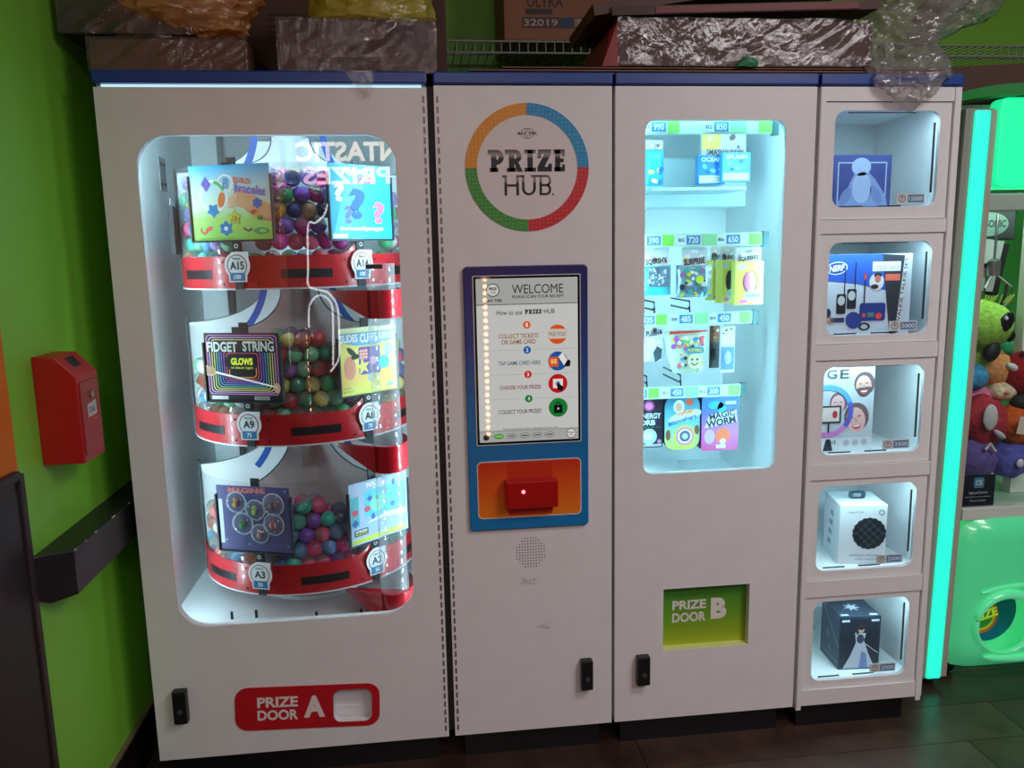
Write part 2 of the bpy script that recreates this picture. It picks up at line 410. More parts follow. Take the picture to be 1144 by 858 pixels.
# ---- the carousel: three tiers of bins on a column
CX, CY, CR = .4125, .38, .33
TIERS = [(1.432, 'top'), (.995, 'middle'), (.555, 'bottom')]
FINS = [-79, -19, 40, 101, 161, 221]
STRAPS = [-79, -19, 40, 101]
car = thing('prize_carousel', (CX, CY, .46), 'three-tier red and clear rotating capsule carousel behind the big rounded window', 'carousel')
G(mat=C((228, 231, 233), .4)).lathe([(.05, 0), (.05, 1.44)], 24, (CX, CY, .46)).build('column', car, smooth=40)
G(mat=C((205, 208, 210), .4)).lathe([(.16, 0), (.16, .012), (.06, .02)], 32, (CX, CY, .46)).build('base_plate', car, smooth=40)
BLUEARC = C((38, 88, 170), .4)
CARDF = C((30, 34, 38), .45)
badges = {(0, -19): ('A15', '100'), (0, 40): ('A14', '100'), (1, -19): ('A9', '75'), (1, 40): ('A8', '75'), (2, -19): ('A3', '50'), (2, 40): ('A2', '50')}
for ti, (z0, nm) in enumerate(TIERS):
    c0 = (CX, CY, z0)
    G(mat=C((222, 226, 228), .4)).lathe([(.05, .12), (.20, .075), (.322, .052), (.322, .046), (.05, .07)], 48, c0, False).build('bin_floor', car, smooth=40)
    G(mat=C((140, 30, 40), .4)).lathe([(.05, -.001), (.326, -.001), (.326, .004), (.05, .004)], 48, c0, False).build('under_tray', car)
    # red band in panels between the black straps
    edges = [-139, -79, -19, 40, 101, 161, 221]
    for a0, a1 in zip(edges[:-1], edges[1:]):
        if a0 == -19: zt = lambda t: .087 + .032*max(0, (t-.84)/.16)**1.5
        else: zt = .087
        bp = G(mat=RED).patch(c0, CR, a0+2.2, a1-2.2, 0, zt, 24, .004).build('band_panel', car, smooth=40)
        if a0 in (-79, -19, 40):
            G(mat=BLACK).patch(c0, CR+.0012, a0+20, a0+44, .026, .050, 10, .002).build('coin_slot', bp)
            for da, dz in ((9, .012), (9, .072), (51, .012), (51, .072)):
                a = R(a0+da); G(frame(CX+(CR)*math.sin(a), CY-(CR)*math.cos(a), z0+dz, rz=a0+da, rx=90), C((70, 16, 20), .4)).lathe([(.004, 0), (.003, .0022)], 8).build('rivet', bp)
    G(mat=C((206, 214, 220), .25)).patch(c0, CR+.001, -139, 221, -.004, 0, 80, .006).build('lower_rim', car)
    for a0 in STRAPS:
        a = R(a0)
        G(frame(CX+(CR+.001)*math.sin(a), CY-(CR+.001)*math.cos(a), z0, rz=a0), CARDF).box(-.0125, .0125, -.003, .002, -.003, .345).build('strap', car)
    # clear bin walls
    for a0, a1 in ((-139, -79), (-79, -19), (-19, 40), (40, 101)):
        G(mat=CLEARP).patch(c0, CR-.001, a0+.5, a1-.5, .06, .33, 18, .002).build('bin_wall', car, smooth=40)
    # white dividers with a swooping top edge and a blue arc
    for fi, a0 in enumerate(FINS):
        T = frame(CX, CY, z0, rz=a0-90)          # local +x runs from the column to the rim
        ol = [(.048, .05), (.324, .05), (.324, .33)]
        for k in range(1, 13):
            t = k/12; ol.append((.324-.214*math.sin(t*math.pi/2), .33+.095*(1-math.cos(t*math.pi/2))))
        ol.append((.048, .425))
        fp = G(T, C((230, 234, 236), .4)).plate(ol, -.0025, .005).build('divider', car)
        for yy in (-.0032, .0032) if a0 in (-79, 101) else ():
            arc = arcband(.34, .47, .232, .252, 178, 222, 14)
            g = G(T, BLUEARC); g.plate([p for p in arc if True], yy)
            if yy > 0: g.f = [f[::-1] for f in g.f]
            g.build('blue_arc', fp)
        G(T, C((60, 84, 96), .4)).tube([(x, 0, z) for x, z in ol[2:-1]], .0024, 6).build('edge_bead', fp)
    # number badges
    for a0 in (-19, 40):
        nmb, pr_ = badges[(ti, a0)]; a = R(a0); rad = CR+.006
        T = frame(CX+rad*math.sin(a), CY-rad*math.cos(a), z0+.062, rz=a0)
        out = [(.037*math.cos(R(k)), .037*math.sin(R(k))) for k in range(90, 305, 12)]
        out = [(.034, .037), (.0, .037)] + out[1:] + [(-.026, -.026)] if False else None
        ol = [(.037*math.cos(R(k)), .037*math.sin(R(k))) for k in range(84, 226, 10)] + [(-.026, -.044), (.026, -.044)] + [(.037*math.cos(R(k)), .037*math.sin(R(k))) for k in range(-44, 36, 10)] + [(.035, .036)]
        bd = G(T, C((226, 232, 234), .35)).plate(ol, -.003, .003).build('badge', car)
        g = G(T, C((150, 70, 78), .4)); g.plate([ell(0, 0, .030, n=28), ell(0, 0, .0272, n=28)], -.0034)
        g.use(C((58, 112, 158), .4)).plate(rect(-.022, .022, -.041, -.019), -.0036)
        g.use(C((26, 42, 54), .5)).text(nmb, -.021, .021, -.011, .011, -.0038, .03, keep=True).text('PRICE', -.012, .012, .015, .021, -.0038, .02)
        g.use(C((220, 236, 244), .5)).text(pr_, -.015, .015, -.036, -.024, -.0042, .03, keep=True)
        g.plate([ell(0, .052, .006, n=14), ell(0, .052, .0035, n=14)], -.0012)
        g.build('print', bd)
# clear drop tube and the red scoops that feed it
tb = thing('drop_tube', (.681, .075, .475), 'clear vertical drop tube with red scoops in front of the carousel', 'tube')
g = G(mat=clear('tube_plastic', (.95, .97, .98), .12, .95, haze=.13, hazecol=(.9, .95, 1))); g.loft([[(.681+.04*math.cos(2*math.pi*k/32), .072+.04*math.sin(2*math.pi*k/32), z) for k in range(32)] for z in (.49, 1.492)], True, False)
g.build('clear_pipe', tb, smooth=60)
G(mat=BLACK).box(.645, .69, .028, .034, 1.478, 1.490).build('pipe_clip', tb)
for ti, (z0, nm) in enumerate(TIERS):
    zt = z0-.012; path = []
    for t in range(9):                                   # sweeping wing, then round the pipe
        u = t/8; path.append((.530+.115*u, .105-.073*u**.9, zt, zt-.075*(u**.85)-.002))
    for k in range(9):
        a = R(215+17*k); path.append((.681+.047*math.cos(a), .072+.047*math.sin(a), zt, zt-.077))
    path.append((.745, .13, zt, zt-.077)); path.append((.72, .20, zt, zt-.06))
    g = G(mat=C((168, 12, 28), .22, coat=.5)); n = len(path); vs_ = []
    for (x, y, t_, b_) in path: vs_ += [(x, y, t_), (x, y, b_)]
    fs = [(2*i, 2*i+1, 2*i+3, 2*i+2) for i in range(n-1)]
    vs_ += [(x*.96+.681*.04+(.0), y*.92+.14*.08+.002, t_) for (x, y, t_, b_) in path]
    fs += [(2*i+2, 2*n+i+1, 2*n+i, 2*i) for i in range(n-1)]
    fs.append(tuple(2*i+1 for i in range(n-1, -1, -1)))
    g.add(vs_, fs); g.build('scoop', tb, smooth=50)

# ---- toy capsules heaped in the bins: coloured cup + clear lid, one thing each
def half(name, mat_, up, r_=.0235):
    prof = [(r_*math.sin(R(a)), r_*(1 if up else -1)*math.cos(R(a))) for a in (2, 22, 45, 68, 90)]
    if not up: prof = prof + [(r_*1.03, .001), (r_*1.03, .003)]
    else: prof = [(r_*.985*x/r_, z*.985) for x, z in prof][::-1]
    g = G(mat=mat_); g.lathe(prof, 14, caps=False)
    me = bpy.data.meshes.new(name); me.from_pydata([tuple(p) for p in g.v], [], g.f); me.materials.append(mat_)
    for p in me.polygons: p.use_smooth = True
    return me
LIDS = {}
CUPS = {}
COLN = {'teal': (60, 196, 176), 'lilac': (176, 150, 214), 'rose pink': (226, 92, 130), 'pale yellow': (228, 222, 130), 'sky blue': (98, 176, 224),
        'deep purple': (126, 80, 190), 'magenta': (214, 44, 160), 'navy': (52, 70, 136), 'gold': (206, 160, 60), 'white': (226, 226, 222), 'green': (60, 176, 110),
        'orange': (236, 130, 60), 'red': (200, 60, 66), 'salmon': (228, 128, 112), 'mint': (130, 208, 168), 'violet': (158, 100, 176), 'dark green': (46, 130, 100), 'hot pink': (240, 60, 150), 'slate blue': (92, 134, 190)}
BINS = {(0, 0): (['teal', 'lilac', 'rose pink', 'pale yellow', 'sky blue', 'teal', 'mint'], [5, 6, 6, 6, 5, 5], 'left of the bracelet card'),
        (0, 1): (['deep purple', 'magenta', 'navy', 'gold', 'rose pink', 'slate blue', 'magenta', 'green'], [6, 6, 6, 6, 6, 5], 'before the aqua card'),
        (0, 2): (['rose pink', 'green', 'lilac', 'white'], [0, 0, 5, 5, 5, 0], 'right of the tube'),
        (1, 0): (['white', 'green', 'pale yellow', 'orange', 'mint', 'white', 'sky blue'], [4, 4, 4, 5, 5, 6], 'left of the string card'),
        (1, 1): (['green', 'red', 'salmon', 'violet', 'mint', 'red', 'dark green', 'pale yellow'], [6, 6, 6, 6, 5, 5], 'before the yellow card'),
        (1, 2): (['orange', 'pale yellow', 'rose pink', 'slate blue'], [0, 0, 5, 5, 4, 0], 'right of the tube'),
        (2, 0): (['orange', 'white', 'hot pink', 'salmon', 'white', 'sky blue'], [4, 4, 4, 4, 4, 4], 'left of the bubble card'),
        (2, 1): (['hot pink', 'sky blue', 'teal', 'deep purple', 'slate blue', 'rose pink'], [4, 4, 5, 5, 4, 4], 'before the maze card'),
        (2, 2): (['teal', 'rose pink', 'mint', 'lilac'], [0, 0, 5, 5, 4, 0], 'right of the tube')}
SPAN = [(-79, -19), (-19, 40), (40, 101)]
rc = random.Random(11); ncap = 0
for (ti, bi), (cols, rows, where) in BINS.items():
    z0, tn = TIERS[ti]; a0, a1 = SPAN[bi]
    def put(rad, ang, z, lev):
        global ncap
        cn = rc.choice(cols)
        if cn not in CUPS:
            CUPS[cn] = half('toy_capsule', C(COLN[cn], .3, coat=.4), False); hc = tuple(min(1, .85*x+.28) for x in lin(COLN[cn]))
            LIDS[cn] = [half('clear_lid', clear('lid_tint', (.97, .98, .98), .08, .6, haze=hz, hazecol=hc), True) for hz in (.22, .5)]
        o = bpy.data.objects.new('toy_capsule', CUPS[cn]); COL.objects.link(o)
        a = R(ang); o.location = (CX+rad*math.sin(a), CY-rad*math.cos(a), z)
        o.rotation_euler = (rc.uniform(-1.1, 1.5), rc.uniform(-1.2, 1.2), rc.uniform(0, 6.28))
        tag(o, '%s lidded capsule %s the %s tier heap %s' % (cn, lev, tn, where), 'capsule', '%s tier capsules %s' % (tn, where))
        l = bpy.data.objects.new('clear_lid', LIDS[cn][rc.randrange(2)]); COL.objects.link(l); l.parent = o; ncap += 1
    n = 6; mx = max(rows)
    for k in range(mx):
        for i in range(n):
            if k >= rows[i] or (2 <= k < rows[i]-1 and (bi, i) in ((0, 5), (1, 0), (1, 5))): continue
            off = .25 if k % 2 else -.25
            ang = a0+5.6+(a1-a0-11.2)*(i+.5+off)/n
            put(.3005+rc.uniform(-.002, .001), ang+rc.uniform(-.4, .4), z0+.080+k*.0425+rc.uniform(-.002, .002), 'low in' if k < 2 else 'atop' if k == rows[i]-1 else 'midway up')
    if bi == 1:
        for k in range(1, mx-1):
            for i in range(4): put(.258, a0+12+(a1-a0-24)*(i+.5+(.2 if k % 2 else -.2))/4, z0+.088+k*.043, 'rear in')
    for i in range(5 if bi < 2 else 0):                 # the row behind shows over the top
        k = rows[min(i+1, n-1)]
        put(.252, a0+9+(a1-a0-18)*(i+.5)/5, z0+.078+(k-1)*.0425+rc.uniform(.0, .02), 'rear in')
print('capsules', ncap)

# ---- display cards hung in front of the bins
def card_frame(ti, ang, zoff, w_, h_, rad=CR+.016, tilt=0, roll=0):
    a = R(ang); z0 = TIERS[ti][0]
    return frame(CX+rad*math.sin(a), CY-rad*math.cos(a), z0+zoff, rz=ang, rx=tilt, ry=roll)
def card(name, T, w_, h_, body, label, tray=True, grp='display cards on the carousel'):
    t = thing(name, tuple(T.translation), label, 'card', grp)
    G(T, body).box(-w_/2, w_/2, -.002, .001, 0, h_).build('board', t)
    if tray:
        g = G(T, CARDF); g.box(-w_/2-.005, w_/2+.005, .001, .005, -.003, h_*.86); g.box(-w_/2-.005, w_/2+.005, -.006, .001, -.005, -.001)
        g.box(-w_/2-.005, -w_/2-.001, -.006, .001, -.003, h_*.86); g.box(w_/2+.001, w_/2+.005, -.006, .001, -.003, h_*.86); g.build('card_tray', t)
    return t
L1, L2, L3, L4, L5 = -.0024, -.0028, -.0032, -.0036, -.0040

# bracelet card (A15)
W, H = .235, .195; T = card_frame(0, -19, .130, W, H)
t = card('bracelet_card', T, W, H, grad('sky_to_grass', [(0, (150, 214, 96)), (.28, (178, 224, 120)), (.45, (222, 238, 214)), (.72, (196, 228, 236)), (1, (40, 170, 222))]),
         'bracelet toy card with a child wrist, sky and grass, in the top tier', True)
g = G(T)
g.use(C((228, 172, 128))).plate([(.005, .105), (.012, .125), (.03, .132), (.06, .118), (.118, .088), (.118, .048), (.085, .052), (.05, .075), (.02, .088), (.004, .085), (.02, .098)], L1)
g.use(C((206, 146, 106))).plate([(.04, .082), (.085, .060), (.118, .052), (.118, .046), (.083, .050), (.048, .073)], L2)
for x, z in ((-.006, .112), (-.011, .100), (-.008, .090)): g.use(C((234, 186, 146))).plate(ell(x+.016, z, .018, .005, rot=.35), L2)
g.use(C((244, 244, 240))).plate([ell(-.048, .115, .043), ell(-.048, .115, .035)], L1)
g.use(C((112, 92, 190))).plate([(-.083, .147), (-.069, .167), (-.055, .147), (-.069, .127)], L2)
g.use(C((90, 176, 96))).plate(arcband(-.055, .115, .034, .042, 20, 75), L2)
g.use(C((226, 120, 50))).plate(ell(-.026, .105, .010, .02, rot=-.2), L2)
g.use(C((40, 132, 196))).plate(star(-.052, .078, .02, .6, 5, -90), L2)
g.use(C((60, 110, 190))).plate(star(.078, .094, .015, .7, 6), L3)
for k, (x, z) in enumerate(((.066, .072), (.074, .062), (.084, .056))): g.use(C(((200, 80, 60), (220, 180, 60), (70, 140, 70))[k])).plate(ell(x, z, .009, .006), L3)
g.use(C((236, 220, 70))).plate(star(.010, .058, .02, .55), L2); g.use(C((70, 90, 40))).plate([star(.010, .058, .0212, .55), star(.010, .058, .0195, .55)], L3)
g.use(C((90, 90, 40))).text('12', .004, .016, .056, .063, L4, .02).text('PACK', .002, .018, .049, .054, L4, .02)
g.use(C((226, 96, 80))).plate(arcband(-.083, .028, .006, .012, 150, 330), L1).plate(ell(-.068, .03, .011, .006, rot=.4), L1)
g.use(C((40, 120, 190))).plate(star(-.018, .030, .021, .7, 6), L1); g.use(C((236, 240, 240))).plate(ell(-.018, .030, .006), L2)
g.use(C((186, 208, 70))).plate(arcband(.02, .018, .010, .018, 20, 160), L1); g.use(C((96, 70, 120))).plate(arcband(.047, .036, .010, .015, 200, 330), L1)
g.use(C((72, 160, 84))).plate(ell(.085, .022, .022, .009), L1); g.use(C((140, 206, 130))).plate(ell(.090, .022, .011, .005), L2)
g.use(C((246, 250, 252))).plate([ell(-.012, .147, .024), ell(-.012, .147, .019)], L1)
g.use(C((86, 150, 200))).text('B', -.021, -.003, .134, .160, L2, .03, .2)
g.use(C((230, 112, 80))).text('BUILD', .012, .062, .146, .160, L2, .04, rot=-.15).use(C((146, 120, 200))).text('bracelet', .014, .105, .118, .142, L2, .03, rot=-.16)
g.use(C((70, 110, 60))).text('contents may vary from toys shown', -.10, .0, .0035, .0065, L1)
g.build('print', t)
G(T, BLACK).box(-.018, .012, -.003, .003, H, H+.006).build('clip', t)

# question mark card (A14)
W, H = .205, .200; T = card_frame(0, 40, .128, W, H)
t = card('mystery_card', T, W, H, grad('aqua_print', [(0, (40, 176, 216)), (.5, (36, 166, 214)), (1, (58, 150, 204))]), 'aqua mystery prize card with question marks in the top tier', True)
g = G(T)
g.use(C((92, 210, 226))).plate([(-.10, .0), (-.05, .0), (.03, .2), (-.03, .2)], L1)
for st, x, z, s_, c_ in (('?', -.072, .125, .05, (236, 244, 246)), ('?', -.015, .095, .085, (10, 84, 140)), ('?', .058, .072, .06, (226, 96, 190)), ('?', -.044, .065, .05, (96, 112, 196)), ('?', .072, .14, .035, (44, 130, 190))):
    g.use(C(c_)).text(st, x-s_*.34, x+s_*.34, z-s_*.5, z+s_*.5, L2, .05)
g.use(C((214, 60, 170))).plate(rr(-.005, .05, .152, .167, .004), L2); g.use(C((246, 226, 240))).text('MINI', .004, .041, .155, .164, L3, .03)
g.use(C((244, 250, 252))).text('Mystery', -.062, .05, .170, .192, L2, .04, .2, rot=.06)
g.text('#whatwillyouget', -.075, .072, .020, .034, L2, .03)
g.plate(rect(-.098, -.05, .002, .014), L2); g.build('print', t)

# fidget string card (A9)
W, H = .225, .188; T = card_frame(1, -19, .130, W, H)
t = card('string_card', T, W, H, C((16, 20, 28), .4), 'black FIDGET STRING card with glowing rainbow frames in the middle tier', True)
g = G(T)
rb = [(206, 120, 190), (196, 160, 220), (226, 206, 130), (206, 220, 120), (110, 190, 170), (90, 150, 210), (110, 110, 210), (160, 90, 190), (210, 80, 110), (230, 160, 60)]
for k, c_ in enumerate(rb):
    d = .006+.0072*k; zb = .018+.0052*k
    g.use(C(c_, .5, emit=.25)).plate([rr(-W/2+d, W/2-d, zb, H-d*.85, .012), rr(-W/2+d+.0022, W/2-d-.0022, zb+.0022, H-d*.85-.0022, .011)], L1-.00003*k)
g.use(C((18, 24, 34), .4)).plate(rr(-.102, .102, .135, .166, .004), L2).plate(rr(-.05, .045, .085, .132, .02), L2)
g.use(C((232, 240, 236))).text('FIDGET', -.104, -.012, .136, .164, L3, .03).text('STRING', .004, .098, .138, .166, L3, .03)
g.use(C((226, 236, 60), .5, emit=.3)).text('GLOWS', -.034, .032, .100, .120, L3, .05).text('in black light', -.034, .032, .088, .096, L3, .01)
g.use(C((250, 250, 246), .5, emit=.2)).plate([(-.09, .078), (-.09, .084), (.10, .042), (.10, .038)], L3)
g.use(C((236, 196, 160))).plate(ell(-.098, .082, .016, .013), L3).plate([(-.112, .07), (-.09, .07), (-.085, .09), (-.1125, .1)], L3).plate(ell(.10, .038, .010, .014), L3)
g.use(C((228, 230, 230))).plate(rect(-.10, -.05, .004, .014), L2).plate(rect(.03, .075, .004, .014), L2)
g.use(C((20, 20, 20)))
for k in range(9): g.plate(rect(.033+k*.0045, .0352+k*.0045, .005, .013), L3)
g.build('print', t)
G(T, CARDF).box(-.025, .022, -.003, .003, H, H+.016).build('clip', t)

# cuff card (A8)
W, H = .195, .190; T = card_frame(1, 40, .130, W, H)
t = card('cuff_card', T, W, H, grad('lemon_print', [(0, (214, 226, 90)), (.25, (240, 196, 96)), (.5, (236, 226, 120)), (.8, (226, 220, 110)), (1, (232, 236, 190))]), 'yellow bead and cuff craft card in the middle tier', True)
g = G(T)
g.use(C((120, 170, 200))).plate([(-.096, .176), (.096, .176), (.096, .150), (.03, .138), (-.04, .138), (-.096, .152)], L1)
g.use(C((232, 242, 246))).text('SLIDES', -.094, -.036, .150, .172, L2, .03).text('CUFFS', -.028, .03, .146, .172, L2, .03).text('& BEADS', .036, .094, .152, .172, L2, .03)
g.use(C((104, 86, 160))).plate(rr(-.035, .04, .055, .134, .006), L1)
g.use(C((216, 80, 90))).plate(rr(-.034, -.004, .098, .128, .004), L2); g.use(C((236, 200, 190)))
for k in range(3): g.plate(rect(-.034, -.004, .103+k*.009, .106+k*.009), L3).plate(rect(-.029+k*.009, -.026+k*.009, .098, .128), L3)
g.use(C((238, 230, 110))).plate(star(-.022, .078, .026, .4, 5, 100), L3); g.use(C((232, 160, 190))).plate(ell(.014, .093, .012), L2)
g.use(C((60, 196, 190))).plate(ell(.052, .085, .02), L2); g.use(C((150, 190, 210))).plate([ell(.006, .045, .014), ell(.006, .045, .007)], L2)
g.use(C((40, 60, 40))).plate(ell(-.058, .122, .02, .008, rot=-.7), L1).plate(ell(-.045, .108, .016, .007, rot=.2), L1)
g.use(C((226, 150, 120))).plate(ell(-.066, .078, .02, .034), L1); g.use(C((170, 214, 230))).plate(ell(.07, .12, .018), L1)
g.use(C((90, 110, 60))).text('ages 5 and up', -.092, -.06, .008, .014, L1).text('12 pieces', -.092, -.066, .018, .024, L1)
g.use(C((120, 170, 200))).plate(rect(.06, .092, .012, .022), L1); g.build('print', t)

# six bubble card (A3)
W, H = .225, .190; T = card_frame(2, -19, .136, W, H)
t = card('bubble_card', T, W, H, C((86, 82, 130), .35), 'purple card with six clear bubbles of tiny figures in the bottom tier', True)
g = G(T); g.use(C((226, 120, 110))).text('MAGING', -.075, .04, .170, .186, L1, .04)
g.use(C((232, 240, 246))).text('CREATURES', -.104, -.094, .02, .14, L1) if False else None
for x, z in ((-.09, .03), (.1, .02), (.03, .178), (.1, .18), (-.02, .02), (.06, .06), (.02, .1)): g.use(C((196, 196, 226))).plate(star(x, z, .004, .4, 4), L1)
g.use(C((206, 214, 226))).plate(rect(-.108, -.096, .02, .15), L1)
g.build('print', t)
for (x, z, r_, c_, c2) in ((-.052, .142, .030, (226, 176, 70), (120, 90, 60)), (.006, .122, .029, (170, 200, 80), (90, 100, 120)), (.062, .140, .032, (90, 60, 56), (150, 150, 110)), (-.036, .080, .031, (40, 170, 90), (60, 120, 100)), (.016, .053, .027, (206, 150, 150), (70, 60, 90)), (.060, .082, .031, (206, 50, 46), (226, 226, 226))):
    fg = G(T @ Matrix.Translation((x, -.008, z)), C(c_, .5)); fg.ball((0, 0, -.004), .008, .006, .010, 10, 6).ball((0, 0, .009), .006, .005, .006, 10, 6).use(C(c2, .5)).ball((-.007, 0, -.002), .003, .003, .008, 8, 5).ball((.007, 0, -.002), .003, .003, .008, 8, 5)
    fg.build('tiny_figure', t, smooth=60)
    G(T @ Matrix.Translation((x, -.002, z)) @ Matrix.Rotation(R(90), 4, 'X'), clear('bubble_plastic', (.9, .94, .95), .06, .55, haze=.10)).lathe([(r_, 0), (r_*.95, .008), (r_*.75, .016), (r_*.4, .021), (.001, .022)], 20, caps=False).build('bubble', t, smooth=60)
    G(T, C((196, 204, 214), .3)).plate([ell(x, z, r_*1.06), ell(x, z, r_*.93)], -.003, .001).build('bubble_rim', t)

# maze card (A2)
W, H = .215, .185; T = card_frame(2, 42, .130, W, H)
t = card('maze_card', T, W, H, C((168, 190, 222), .35), 'light blue maze toy card with tiny shapes in the bottom tier', True)
g = G(T)
g.use(C((96, 204, 214))).plate(rect(-.055, .10, .075, .155), L1); g.use(C((140, 226, 190))).plate(ell(-.005, .11, .03, .025), L2)
g.use(C((84, 180, 196))).plate(rect(-.104, -.075, .055, .145), L1); g.use(C((222, 76, 100))).plate(ell(-.09, .098, .011, .009), L2).plate(ell(-.045, .1, .011, .009), L2)
g.use(C((46, 96, 180))).plate(star(-.09, .066, .014, .6, 4), L2).plate(star(-.035, .13, .011, .6, 4), L3).plate(ell(-.025, .074, .007, .009), L2).plate(ell(.05, .095, .008), L2).plate(ell(.055, .16, .006, .01), L2)
g.use(C((50, 160, 110))).plate(star(-.008, .128, .009, .6, 5), L3); g.use(C((220, 140, 170))).plate(ell(.022, .14, .006), L3).plate(ell(.028, .112, .006, .004), L3)
g.use(C((244, 248, 250))).text('MAZE', -.045, .01, .165, .182, L2, .05, rot=.06).text('kids', -.02, .012, .157, .165, L2, .03)
g.plate([(-.05, .058), (.02, .075), (.10, .07), (.10, .055), (.02, .06)], L2)
g.use(C((60, 56, 70))).plate(rr(-.095, -.045, .026, .046, .003), L2); g.use(C((244, 244, 240))).text('STRESS', -.091, -.049, .036, .043, L3, .04).use(C((206, 220, 60))).text('RELIEVING', -.091, -.049, .029, .034, L3, .03)
g.use(C((206, 216, 60))).plate([(-.104, .004), (.10, .004), (.10, .022), (-.104, .016)], L1)
g.build('print', t)

# silver strip card seen edge-on at the far left of the top tier
T = card_frame(0, -79, .10, .14, .155, rad=CR+.012)
t = card('silver_card', T, .14, .155, C((186, 190, 206), .25, metal=.6, var=.4, scale=60), 'silver foil card seen edge-on at the left rim of the top tier', True)
g = G(T)
for k in range(7): g.use(C(((120, 110, 160), (222, 226, 234), (70, 74, 90))[k % 3])).plate(star(-.02+.03*(k % 2), .02+.019*k, .014, .6, 6), L1)
g.build('print', t)

# ================================================================== the kiosk in the middle
HB = thing('prize_kiosk', (1.08, .4, 0), 'white kiosk with round PRIZE HUB logo, touch screen and red card reader', 'kiosk')
carcass(HB, .8434, 1.3175, .80, .3)
G(mat=WHITE).box(.8434, 1.3175, 0, .025, .1, 1.947).build('front_panel', HB)
hinge(HB, .8525, .12, 1.93)
for xg0, xg1 in ((.8255, .8430), (1.3178, 1.3262), (1.8933, 1.9022)): G(mat=C((52, 48, 50), .6)).box(xg0, xg1, .03, .04, .1, 1.95).build('gap_shade_strip', HB)  # dark strips added to stand for the shade in the gaps between cabinets
latch(HB, 1.221, 1.256, .226, .318)
# logo
LX, LZ = 1.0865, 1.737
lg = G(mat=C((224, 217, 217), .4)).plate(ell(LX, LZ, .136, n=64), -.0012, .0012).build('logo', HB)
for nm_, a0, c1, c2 in (('blue', 0, (34, 140, 194), (84, 176, 214)), ('orange', 90, (222, 146, 42), (236, 170, 84)), ('green', 180, (62, 146, 56), (112, 180, 96)), ('red', 270, (200, 30, 42), (222, 84, 88))):
    s_ = G(mat=dots('logo_'+nm_, c1, c2, 95)).plate(arcband(LX, LZ, .1355, .1665, a0+.2, a0+89.8, 30), -.002, .002).build('ring_quarter', lg)
    s_['label'] = nm_+' quarter of the logo ring'
LETTER = grad('chrome_black', [(0, (22, 20, 22)), (.62, (26, 24, 26)), (.66, (120, 112, 114)), (.8, (150, 142, 144)), (1, (40, 36, 38))], rough=.35)
def slab_prize(g, x0, x1, z0, z1, y):
    """heavy slab-serif PRIZE from bars and bowls"""
    sx = (x1-x0)/100.; sz = (z1-z0)/28.
    P = lambda x, z: (x0+x*sx, z0+z*sz)
    def q(a, b, c, d): g.plate([P(a, c), P(b, c), P(b, d), P(a, d)], y)
    def bowl(x, zb, zt, w_, t_):
        cz = (zb+zt)/2; ro = (zt-zb)/2; o = [P(x, zt)]
        for k in range(9): a = R(90-180*k/8); o.append(P(x+w_-ro+ro*math.cos(a)*1.0, cz+ro*math.sin(a)))
        o.append(P(x, zb)); o.append(P(x, zb+t_))
        for k in range(9): a = R(-90+180*k/8); o.append(P(x+w_-ro+(ro-t_*1.1)*math.cos(a), cz+(ro-t_)*math.sin(a)))
        o.append(P(x, zt-t_)); g.plate(o, y)
    q(4, 11, 0, 28); q(0, 4, 22, 28); q(2, 13, 0, 5); bowl(11, 9, 28, 9.5, 6)
    q(27, 34, 0, 28); q(22, 27, 22, 28); q(24, 36, 0, 5); bowl(34, 11, 28, 9.5, 5.5)
    g.plate([P(34, 12), P(39, 12), P(45, 0), P(37.5, 0)], y)
    q(51, 58, 0, 28); q(47, 62, 23, 28); q(47, 62, 0, 5)
    q(65, 82, 22.5, 28); q(64, 83, 0, 6); q(64, 69, 17, 23); q(78, 83, 5, 10); g.plate([P(73.5, 22.6), P(82, 22.6), P(73, 5.9), P(64, 5.9)], y)
    q(87, 94, 0, 28); q(85, 100, 22.5, 28); q(86, 100, 0, 5.5); q(94, 98.5, 11.5, 16.5); q(96, 100, 19, 23); q(96.5, 100, 5, 9)
def hub_word(g, x0, x1, z0, z1, y):
    sx = (x1-x0)/100.; sz = (z1-z0)/36.
    P = lambda x, z: (x0+x*sx, z0+z*sz)
    def q(a, b, c, d): g.plate([P(a, c), P(b, c), P(b, d), P(a, d)], y)
    q(4, 9, 0, 36); q(0, 4, 32, 36); q(27, 32, 0, 36); q(9, 27, 16, 20); q(32, 41, 32.5, 36)
    q(38, 43, 12, 36); q(60, 65, 12, 36); q(56, 60, 32.5, 36)
    o = [P(51.5+13.5*math.cos(R(a)), 13+13*math.sin(R(a))) for a in range(180, 361, 15)] + [P(51.5+8.5*math.cos(R(a)), 13+9*math.sin(R(a))) for a in range(360, 179, -15)]; g.plate(o, y)
    q(72, 77, 0, 36); q(65, 72, 32.5, 36); q(77, 86, 0, 4); q(77, 86, 16, 20); q(77, 86, 32, 36)
    for cz, ro in ((10, 10), (26, 10)):
        o = [P(86+9*math.cos(R(a)), cz+ro*math.sin(R(a))) for a in range(-90, 91, 15)] + [P(86+4.5*math.cos(R(a)), cz+(ro-4)*math.sin(R(a))) for a in range(90, -91, -15)]; g.plate(o, y)
    q(97, 100, 0, 3)
g = G(mat=LETTER); slab_prize(g, .981, 1.188, 1.727, 1.784, -.0018); g.build('prize_word', lg)
g = G(mat=LETTER); hub_word(g, 1.018, 1.157, 1.665, 1.718, -.0018); g.build('hub_word', lg)
g = G(mat=C((40, 36, 38), .5)); g.plate([ell(LX+.001, 1.826, .019, .0135), ell(LX+.001, 1.826, .0178, .0123)], -.0016)
